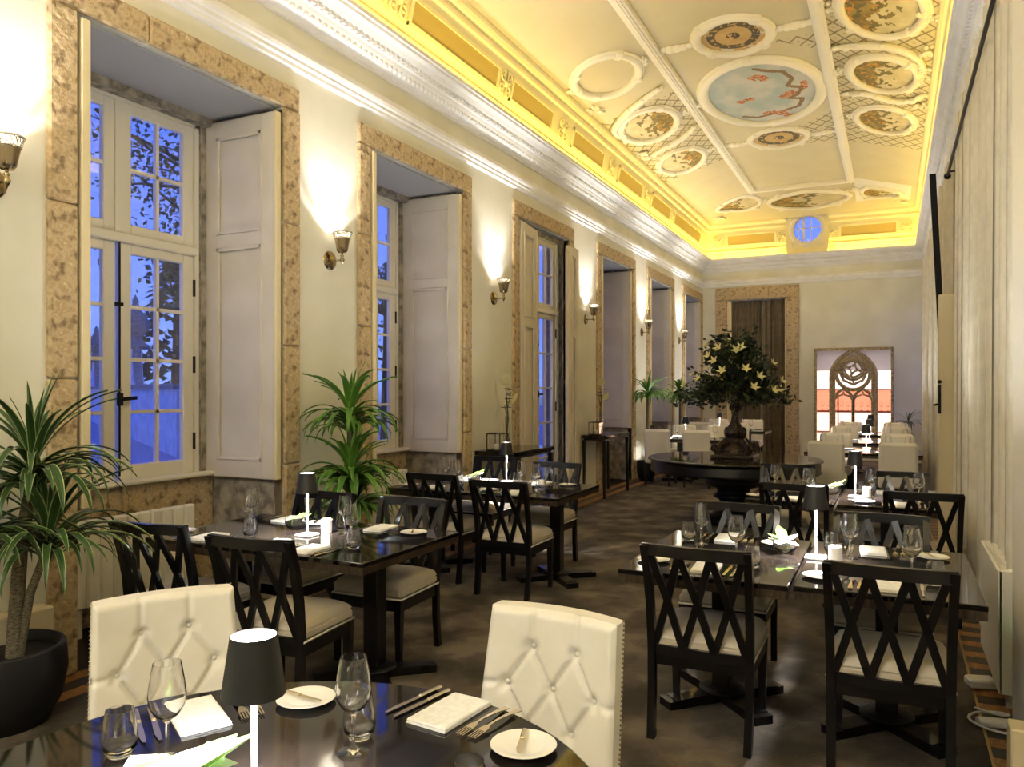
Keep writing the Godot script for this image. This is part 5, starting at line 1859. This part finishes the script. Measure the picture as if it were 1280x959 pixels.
func console_flowers(x: float, z: float, sd: int, which: String):
	var y := 0.925
	var bx := thing("glass_box", "clear glass box with dark edges on the console %s" % which, "glass box", Vector3(x, y, z + 0.06), 0.0, "glass boxes on the consoles")
	var f := MB.new()
	var s := Vector3(0.16, 0.19, 0.2)
	for k in 4:
		var sx: float = -0.5 if k & 1 else 0.5
		var sz: float = -0.5 if k & 2 else 0.5
		f.box(Vector3(sx * s.x, s.y * 0.5, sz * s.z), Vector3(0.008, s.y, 0.008))
	for yy in [0.004, s.y - 0.004]:
		for q in [-0.5, 0.5]:
			f.box(Vector3(q * s.x, yy, 0), Vector3(0.008, 0.008, s.z))
			f.box(Vector3(0, yy, q * s.z), Vector3(s.x, 0.008, 0.008))
	put(f, "edge_frame", M.iron, bx)
	for q in [-0.5, 0.5]:
		var p := MB.new()
		p.box(Vector3(q * s.x, s.y * 0.5, 0), Vector3(0.003, s.y - 0.02, s.z - 0.02))
		put(p, "pane", M.glassware, bx)
		var p2 := MB.new()
		p2.box(Vector3(0, s.y * 0.5, q * s.z), Vector3(s.x - 0.02, s.y - 0.02, 0.003))
		put(p2, "pane", M.glassware, bx)
	var cd := MB.new()
	cd.lathe([Vector2(0, 0.008), Vector2(0.035, 0.008), Vector2(0.035, 0.07), Vector2(0, 0.07)], 14)
	put(cd, "candle", M.wax, bx)
	var v := thing("flower_vase", "slim glass vase of yellow anthuriums on the console %s" % which, "vase", Vector3(x - 0.02, y, z - 0.2), 0.0, "vases on the consoles")
	var g := MB.new()
	g.lathe([Vector2(0, 0.004), Vector2(0.04, 0.0), Vector2(0.042, 0.01), Vector2(0.034, 0.2), Vector2(0.04, 0.34), Vector2(0.0385, 0.34), Vector2(0.0325, 0.2), Vector2(0.04, 0.015), Vector2(0, 0.01)], 18)
	put(g, "glass", M.glassware, v)
	var r := RandomNumberGenerator.new()
	r.seed = sd
	var st := MB.new()
	for k in 5: st.tube([Vector3(r.randf_range(-0.02, 0.02), 0.02, r.randf_range(-0.02, 0.02)), Vector3(r.randf_range(-0.02, 0.02), 0.35, r.randf_range(-0.03, 0.03)), Vector3(r.randf_range(-0.05, 0.05), 0.5 + 0.05 * k, r.randf_range(-0.06, 0.06))], 0.004, 5)
	put(st, "stem", M.stem, v)
	for k in 14:
		var o := put(petal_mesh(), "leaf", M.leaf_dark, v, Vector3(r.randf_range(-0.04, 0.04), r.randf_range(0.45, 0.68), r.randf_range(-0.06, 0.06)), r.randf() * TAU)
		o.scale = Vector3.ONE * r.randf_range(0.07, 0.12)
	for k in 2:
		var o := put(petal_mesh(), "flower", M.petal_yellow, v, Vector3(0.03, [0.72, 0.5][k], [0.1, -0.06][k]), [0.6, 2.6][k])
		o.scale = Vector3(0.2, 0.16, 0.16)
		o.rotation.x = -0.9

func fill_chandelier(at: Vector3):  # unseen fixture, added to fill the foreground with light
	var t := thing("fill_chandelier", "brass ring of bulbs added behind the camera as fill light", "fill_chandelier", at)
	var r := MB.new()
	var pts := []
	for k in 32: pts.append(Vector3(0.5 * cos(TAU * k / 32), 0, 0.5 * sin(TAU * k / 32)))
	r.tube(pts, 0.018, 8, true)
	for k in 3: r.tube([Vector3(0.5 * cos(TAU * k / 3), 0, 0.5 * sin(TAU * k / 3)), Vector3(0, 0.7, 0)], 0.006, 6)
	r.tube([Vector3(0, 0.7, 0), Vector3(0, 5.86 - at.y, 0)], 0.01, 6)
	put(r, "ring", M.brass, t)
	for k in 6:
		var a := TAU * k / 6
		var b := MB.new()
		b.lathe([Vector2(0, 0.0), Vector2(0.04, 0.02), Vector2(0.06, 0.07), Vector2(0.04, 0.12), Vector2(0, 0.14)], 14)
		put(b, "bulb", M.sconce_glow, t, Vector3(0.5 * cos(a), 0.02, 0.5 * sin(a)))
		omni(Vector3(0.5 * cos(a), 0.09, 0.5 * sin(a)), Color(0.92, 0.96, 1.0), FILL_CHANDELIER_E, 0.05, t)

# ---------------------------------------------------------------- the curtain side
func make_right_side():
	var hang := [[-4.35, -8.55, "wide cream curtain nearest on the right wall, over the radiator", 24.0, 260, 71], [-9.5, -13.2, "cream curtain on the right wall beyond the open casement", 13.0, 120, 72], [-13.3, -17.2, "farthest cream curtain on the right wall near the blue-lit corner", 13.0, 110, 73]]
	for h in hang:
		var o := put(drape(Vector3(0.60, 0, h[0]), Vector3(0.60, 0, h[1]), Vector3(-1, 0, 0), 0.04, 4.12, h[3], 0.065, h[4], h[5]), "window_curtain", M.curtain)
		tag(o, h[2], "curtain", "cream curtains on the right wall")
	var r := thing("curtain_rod", "dark curtain rod with ball finial high on the right wall", "curtain rod", Vector3(0.52, 3.83, -8.9))
	var m := MB.new()
	m.tube([Vector3(0, 0, -0.35), Vector3(0, 0, 4.4)], 0.014, 8)
	put(m, "rod", M.iron, r)
	m = MB.new()
	m.blob(Vector3(0, 0, -0.38), Vector3.ONE * 0.035, 10, 8)
	put(m, "finial", M.iron, r)
	m = MB.new()
	m.bar(Vector3(0, 0, -0.2), Vector3(0.2, 0.0, -0.2), 0.015, 0.015)
	put(m, "bracket", M.iron, r)
	# casement leaf standing open between the curtains, with a narrow black strip above it
	var c := thing("open_casement", "narrow beige casement leaf standing open between the right-hand curtains", "casement", Vector3(0.44, 0, -9.15))
	m = MB.new()
	m.bev(Vector3(0.12, 1.3, 0), Vector3(0.26, 2.56, 0.04), 0.008)
	put(m, "leaf_panel", M.cream_paint, c)
	m = MB.new()
	m.box(Vector3(0.0, 1.5, 0.03), Vector3(0.025, 0.3, 0.02))
	m.bar(Vector3(0.0, 1.45, 0.03), Vector3(-0.05, 1.44, 0.08), 0.02, 0.02)
	m.blob(Vector3(0, 1.68, 0.03), Vector3.ONE * 0.02, 8, 6)
	put(m, "handle", M.iron, c)
	m = MB.new()
	m.bar(Vector3(0.02, 2.2, -0.06), Vector3(-0.06, 3.85, -0.06), 0.06, 0.03, Vector3(0, 0, 1))
	var b := put(m, "black_strip", M.black_matte, c)
	tag(b, "narrow black strip")
	# painted pier at the right edge of the picture
	m = MB.new()
	m.bev(Vector3(0.60, 2.0, -3.75), Vector3(0.2, 4.0, 1.0), 0.01)
	var p := put(m, "painted_pier", M.frame_paint)
	p.set_meta("kind", "structure")
	# slim convector by the near table
	var v := thing("convector_heater", "grey panel radiator with slotted top beside the near right table", "radiator", Vector3(0.53, 0, -4.91))
	m = MB.new()
	m.bev(Vector3(-0.05, 0.405, 0), Vector3(0.02, 0.61, 0.86), 0.006)
	put(m, "front_panel", M.radiator, v)
	for z in [-0.42, 0.42]:
		m = MB.new()
		m.bev(Vector3(0.0, 0.405, z), Vector3(0.12, 0.61, 0.02), 0.005)
		put(m, "side_panel", M.radiator, v)
	m = MB.new()
	m.box(Vector3(0.05, 0.38, 0), Vector3(0.015, 0.56, 0.82))
	for z in [-0.3, 0.3]: m.box(Vector3(0.0, 0.05, z), Vector3(0.03, 0.12, 0.03))
	put(m, "back_panel", M.radiator, v)
	for k in 22:
		m = MB.new()
		m.bar(Vector3(-0.045, 0.70, -0.4 + k * 0.038), Vector3(0.045, 0.70, -0.39 + k * 0.038), 0.012, 0.008)
		put(m, "grille_slat", M.radiator, v)
	m = MB.new()
	m.bar(Vector3(0.0, 0.704, -0.41), Vector3(0.0, 0.704, 0.41), 0.022, 0.008)
	put(m, "grille_bar", M.radiator, v)
	m = MB.new()
	m.bar(Vector3(0.01, 0.42, 0.432), Vector3(0.02, 0.47, 0.432), 0.008, 0.004)
	put(m, "indicator_light", M.led_green, v)
	# socket strip, cable and plug on the parquet
	var s := thing("power_strip", "white power strip with a curled cable lying on the parquet", "power strip", Vector3(0.44, 0.0, -4.3))
	m = MB.new()
	m.bev(Vector3(0, 0.022, 0), Vector3(0.16, 0.035, 0.06), 0.008, Basis(Vector3.UP, 0.2))
	put(m, "strip_body", M.plastic_white, s)
	m = MB.new()
	var pts := []
	for i in 20:
		var a := TAU * i / 14.0
		pts.append(Vector3(-0.02 + 0.09 * cos(a), 0.01 + 0.0015 * i, 0.06 + 0.06 * sin(a) - 0.012 * i))
	m.tube(pts, 0.006, 6)
	put(m, "cable", M.plastic_white, s)
	var pk := thing("power_adapter", "white power adapter farther along the parquet by the radiator", "adapter", Vector3(0.43, 0.0, -4.85), 0.3)
	m = MB.new()
	m.bev(Vector3(0, 0.028, 0), Vector3(0.14, 0.05, 0.1), 0.01)
	put(m, "adapter_body", M.plastic_white, pk)
	m = MB.new()
	m.tube([Vector3(0.05, 0.02, 0), Vector3(0.1, 0.012, -0.05), Vector3(0.09, 0.01, -0.15)], 0.005, 6)
	put(m, "cable", M.plastic_white, pk)
	var wb := thing("timber_block", "pale timber post stub standing on the parquet at lower right", "timber block", Vector3(0.455, 0, -3.62))
	m = MB.new()
	m.bev(Vector3(0, 0.14, 0), Vector3(0.08, 0.28, 0.12), 0.006)
	put(m, "post", M.cream_paint, wb)
	m = MB.new()
	m.bev(Vector3(-0.035, 0.06, 0.09), Vector3(0.02, 0.12, 0.05), 0.004)
	put(m, "side_batten", M.cream_paint, wb)

# ---------------------------------------------------------------- the tables and everything on them
func seat_chairs(proto: Node3D, used: Array, list: Array, group: String):
	for c in list:
		if used.is_empty():
			used.append(true)
			proto.position = Vector3(c[0], 0, c[1])
			proto.rotation.y = c[2]
			tag(proto, c[3], "chair", group)
		else:
			copy(proto, Vector3(c[0], 0, c[1]), c[2], c[3], group)

func make_dining():
	# --- lattice chairs round four tables
	var lc := lattice_chair()
	var used := []
	var B := PI   # back to the camera
	seat_chairs(lc, used, [
		[-3.52, -3.11, B + 0.12, "black lattice-back chair at first left table, nearest the window"],
		[-2.75, -3.05, B + 0.1, "black lattice-back chair at first left table, near side by the aisle"],
		[-3.46, -3.87, 0.0, "black lattice-back chair facing us across first left table, window side"],
		[-2.75, -3.89, 0.05, "black lattice-back chair facing us across first left table, aisle side"],
		[-3.42, -5.79, B, "black lattice-back chair at second left table, near side by the radiator"],
		[-2.7, -5.58, B, "black lattice-back chair at second left table, near side by the aisle"],
		[-3.7, -6.86, 0.0, "black lattice-back chair facing us across second left table, by the console"],
		[-2.87, -6.52, 0.0, "black lattice-back chair facing us across second left table, aisle side"],
		[-0.78, -3.74, B, "black lattice-back chair at near right table, aisle side, back turned"],
		[-0.011, -3.72, B, "largest black lattice-back chair, near right table beside the radiator"],
		[-0.84, -4.55, 0.0, "black lattice-back chair facing us across near right table, aisle side"],
		[-0.057, -4.5, 0.0, "black lattice-back chair facing us across near right table, curtain side"],
		[-0.656, -6.39, B, "black lattice-back chair at second right table, aisle side, back turned"],
		[0.188, -6.24, B, "black lattice-back chair at second right table, curtain side, back turned"],
		[-0.87, -7.3, 0.0, "black lattice-back chair facing us across second right table, aisle side"],
		[0.035, -7.02, 0.0, "black lattice-back chair facing us across second right table, curtain side"]], "black lattice-back dining chairs")
	rect_table("dark glossy table for four under the first window on the left", -3.86, -2.32, -3.08, -4.02, [-0.5, 0.5])
	rect_table("dark glossy table for four second on the left, before the console", -3.95, -2.34, -5.57, -6.55, [-0.6, 0.6])
	rect_table("dark glossy square table, aisle half of the near right pair", -1.17, -0.405, -3.53, -4.65, [0.0], "paired tables on the right")
	rect_table("dark glossy square table, curtain half of the near right pair", -0.385, 0.34, -3.55, -4.65, [0.0], "paired tables on the right")
	rect_table("dark glossy square table, aisle half of the second right pair", -1.03, -0.385, -6.2, -7.2, [0.0], "paired tables on the right")
	rect_table("dark glossy square table, curtain half of the second right pair", -0.365, 0.3, -6.2, -7.2, [0.0], "paired tables on the right")
	var laid := [
		[-3.53, -3.24, 0.0, "near window seat, first left table"], [-2.77, -3.22, 0.0, "near aisle seat, first left table"],
		[-3.53, -3.9, B, "far window seat, first left table"], [-2.80, -3.9, B, "far aisle seat, first left table"],
		[-3.56, -5.72, 0.0, "near wall seat, second left table"], [-2.78, -5.72, 0.0, "near aisle seat, second left table"],
		[-3.62, -6.42, B, "far wall seat, second left table"], [-2.84, -6.42, B, "far aisle seat, second left table"],
		[-0.79, -3.71, 0.0, "near aisle seat, near right table"], [-0.02, -3.71, 0.0, "near curtain seat, near right table"],
		[-0.84, -4.5, B, "far aisle seat, near right table"], [-0.09, -4.48, B, "far curtain seat, near right table"],
		[-0.7, -6.36, 0.0, "near aisle seat, second right table"], [0.08, -6.36, 0.0, "near curtain seat, second right table"],
		[-0.78, -7.04, B, "far aisle seat, second right table"], [-0.05, -7.04, B, "far curtain seat, second right table"]]
	for s in laid: setting(s[0], s[1], s[2], s[3])

	# --- the round table in front
	var rt := thing("round_dining_table", "dark glossy round table in the foreground with lamp and flowers", "table", Vector3(-1.146, 0, -1.146))
	var top := MB.new()
	top.lathe([Vector2(0, 0.75), Vector2(0.728, 0.75), Vector2(0.735, 0.746), Vector2(0.735, 0.73), Vector2(0.728, 0.726), Vector2(0, 0.726)], 64)
	put(top, "tabletop", M.top, rt)
	table_base(rt, 0.0)
	var tc := tufted_chair()
	var tu := []
	seat_chairs(tc, tu, [
		[-1.95, -1.68, 1.03, "cream button-tufted leather chair at left of the foreground table"],
		[-0.955, -1.93, -0.1, "cream button-tufted leather chair on the right of the foreground table"]], "cream tufted leather chairs")
	setting(-1.62, -1.45, -2.142, "left tufted chair")
	setting(-1.04, -1.755, 2.97, "right tufted chair", 0.0, Vector2(0.04, -0.30), Vector2(0.09, -0.235))
	item("tumbler", tumbler_mesh(), M.glassware, Vector3(-0.764, 0.7502, -1.363), 0.0, "clear tumbler cut off by the lower edge beside the right bread plate", "tumbler", "tumblers")
	flower_bowl(Vector3(-1.27, 0.7502, -1.06), 0.4, "bowl of white lilies and bright leaves at the lower edge", 1.5)

	# --- lamps, candles and bowls
	var lp := lamp_proto()
	var spots := [[-1.13, -1.15, "black-shaded table lamp on the round foreground table"], [-3.049, -3.523, "black-shaded table lamp on the first left table"], [-3.172, -6.361, "black-shaded table lamp on the second left table"], [-0.345, -4.176, "black-shaded table lamp between the near right pair of tables"], [-0.26, -6.673, "black-shaded table lamp on the second right table"], [-0.32, -11.76, "small black-shaded lamp on the third right table, white chairs around"], [-0.33, -13.86, "small black-shaded lamp on the fourth right table"], [-0.37, -16.4, "farthest small black-shaded lamp on the right, before the lit bar"], [-3.26, -13.6, "small black-shaded lamp on the far left table by the palm"], [-3.3, -16.8, "farthest small black-shaded lamp on the left, behind the urn"]]
	for k in spots.size():
		var q = spots[k]
		var at := Vector3(q[0], 0.7502, q[1])
		if k == 0:
			lp.position = at
			lp.rotation.y = 0.3
			tag(lp, q[2], "lamp", "cordless table lamps")
		else:
			copy(lp, at, 0.0, q[2], "cordless table lamps")
	candle(Vector3(-3.02, 0.7502, -3.66), "white candle beside the lamp on the first left table")
	candle(Vector3(-0.25, 0.7502, -4.13), "white candle beside the lamp on the near right table")
	candle(Vector3(-0.18, 0.7502, -6.73), "white candle beside the lamp on the second right table")
	flower_bowl(Vector3(-3.26, 0.7502, -3.66), 0.0, "bowl of white lilies on the first left table")
	flower_bowl(Vector3(-3.42, 0.7502, -6.2), 1.0, "bowl of white lilies on the second left table")
	flower_bowl(Vector3(-0.5, 0.7502, -4.25), 2.0, "bowl of white lilies with a tall petal on the near right table")
	flower_bowl(Vector3(-0.44, 0.7502, -6.75), 0.5, "bowl of white lilies on the second right table")

	# --- the far tables with upholstered chairs
	var pc := parsons_chair()
	var pu := []
	var far := [["third right table", -1.08, 0.36, -11.25, -12.2, -0.76, 0.07], ["fourth right table", -1.08, 0.36, -13.45, -14.4, -0.76, 0.07], ["last right table", -1.08, 0.36, -15.9, -16.85, -0.76, 0.07], ["far left table", -3.62, -2.3, -13.15, -14.1, -3.5, -2.85], ["last left table", -3.9, -2.3, -16.3, -17.3, -3.5, -2.75]]
	for f in far:
		rect_table("dark %s laid in front of the end wall, white chairs around" % f[0], f[1], f[2], f[3], f[4], [-0.4, 0.4], "tables at the far end")
		var zn: float = f[3] + 0.28
		var zf: float = f[4] - 0.12
		var sides := ["aisle side", "curtain side"] if f[1] > -2.0 else ["window side", "aisle side"]
		seat_chairs(pc, pu, [[f[5], zn, B, "white upholstered chair, back turned, %s of %s" % [sides[0], f[0]]], [f[6], zn, B, "white upholstered chair, back turned, %s of %s" % [sides[1], f[0]]], [f[5], zf, 0.0, "white upholstered chair facing us, %s of %s" % [sides[0], f[0]]], [f[6], zf, 0.0, "white upholstered chair facing us, %s of %s" % [sides[1], f[0]]]], "white upholstered chairs at the far end")
		for k in 2:
			setting(f[5 + k], f[3] - 0.15, 0.0, "near %s, %s" % [sides[k], f[0]], 0.0, Vector2.ZERO, Vector2.ZERO, false)
			setting(f[5 + k], f[4] + 0.15, B, "far %s, %s" % [sides[k], f[0]], 0.0, Vector2.ZERO, Vector2.ZERO, false)

func make_sconces():
	var sp := sconce_proto()
	var zs := [[-5.067, "first full brass sconce, between the first and second windows"], [-7.99, "brass sconce between the second and third windows"], [-11.0, "brass sconce between the third and fourth windows"], [-13.91, "brass sconce between the fourth and fifth windows"], [-16.7, "farthest brass sconce, between the fifth and sixth windows"], [-2.4, "brass sconce cut off by the left edge of the picture"], [0.4, "added fill sconce on the window wall behind the camera"]]  # the last one is unseen, added as fill light
	for k in zs.size():
		var at := Vector3(XL, 2.66, zs[k][0])
		if k == 0:
			sp.position = at
			tag(sp, zs[k][1], "sconce", "brass sconces on the window wall")
		else:
			copy(sp, at, 0.0, zs[k][1], "brass sconces on the window wall")
	for x in [-3.0, -0.5]:  # unseen pair added to light the foreground from behind
		copy(sp, Vector3(x, 2.66, ZN), PI / 2, "added fill sconce on the wall behind the camera, %s" % ("left" if x < -1 else "right"), "added fill sconces behind the camera")

func make_plants():
	dracaena("large variegated dracaena in a round black pot at the left edge", Vector3(-3.84, 0, -2.27), [[Vector3(0.16, 1.22, -0.05), 0.035, 1.7], [Vector3(0.0, 0.9, 0.12), 0.024, 1.4], [Vector3(0.2, 0.86, -0.1), 0.022, 1.3]], 64, 0.5, M.leaf_strap, 4, true, 0.28, 0.37)
	dracaena("leafy green dracaena behind the first left table, between the windows", Vector3(-3.78, 0, -4.86), [[Vector3(0.0, 1.4, 0.0), 0.03, 2.0], [Vector3(0.08, 0.95, 0.1), 0.022, 1.8], [Vector3(-0.03, 0.66, -0.08), 0.02, 1.2]], 66, 0.46, M.leaf_strap_green, 8, true, 0.22, 0.34)
	dracaena("green dracaena by the far left table, beside the fourth shutter", Vector3(-3.9, 0, -13.35), [[Vector3(0.03, 1.5, 0.0), 0.03, 1.3]], 44, 0.5, M.leaf_strap_green, 12, true, 0.17, 0.34)
	dracaena("farther green dracaena partly behind the flower arrangement", Vector3(-3.85, 0, -15.6), [[Vector3(0.0, 1.45, 0.0), 0.03, 1.3]], 44, 0.5, M.leaf_strap_green, 13, true, 0.2, 0.34)
	dracaena("dark small plant in the blue-lit far right corner", Vector3(0.3, 0, -18.4), [[Vector3(0.0, 0.85, 0.0), 0.03, 1.0]], 18, 0.4, M.leaf_strap, 15, true, 0.2, 0.34)

func _ready():
	rng.seed = 7
	make_camera()
	make_environment()
	make_materials()
	make_cove_lights()
	make_shell()
	for i in 6: casement_window(i)
	make_right_window()
	make_end_wall()
	make_garden()
	print("structure built")
	make_dining()
	pedestal_table()
	make_urn()
	console_table("dark console table between the second and third windows", -4.13, -3.63, -7.49, -8.57)
	console_table("dark console table between the third and fourth windows", -4.13, -3.74, -10.76, -11.9)
	console_flowers(-3.93, -7.72, 61, "by the second left table")
	console_flowers(-3.96, -11.0, 62, "between the third and fourth windows")
	radiator_panel("white ribbed radiator under the first window", Vector3(-4.66, 0, -3.63), 0.95, 0.56)
	radiator_panel("white ribbed radiator under the second window", Vector3(-4.66, 0, -6.42), 0.95, 0.56)
	var bx := MB.new()
	bx.bev(Vector3(0, 0.2225, 0), Vector3(0.12, 0.445, 0.7), 0.008)
	var o := put(bx, "floor_cabinet", M.cream_paint, self, Vector3(-4.08, 0, -2.3))
	tag(o, "low beige cabinet against the wall behind the large black pot", "cabinet")
	make_sconces()
	fill_chandelier(Vector3(-1.7, 4.0, 1.5))
	make_plants()
	make_right_side()
	print("done")
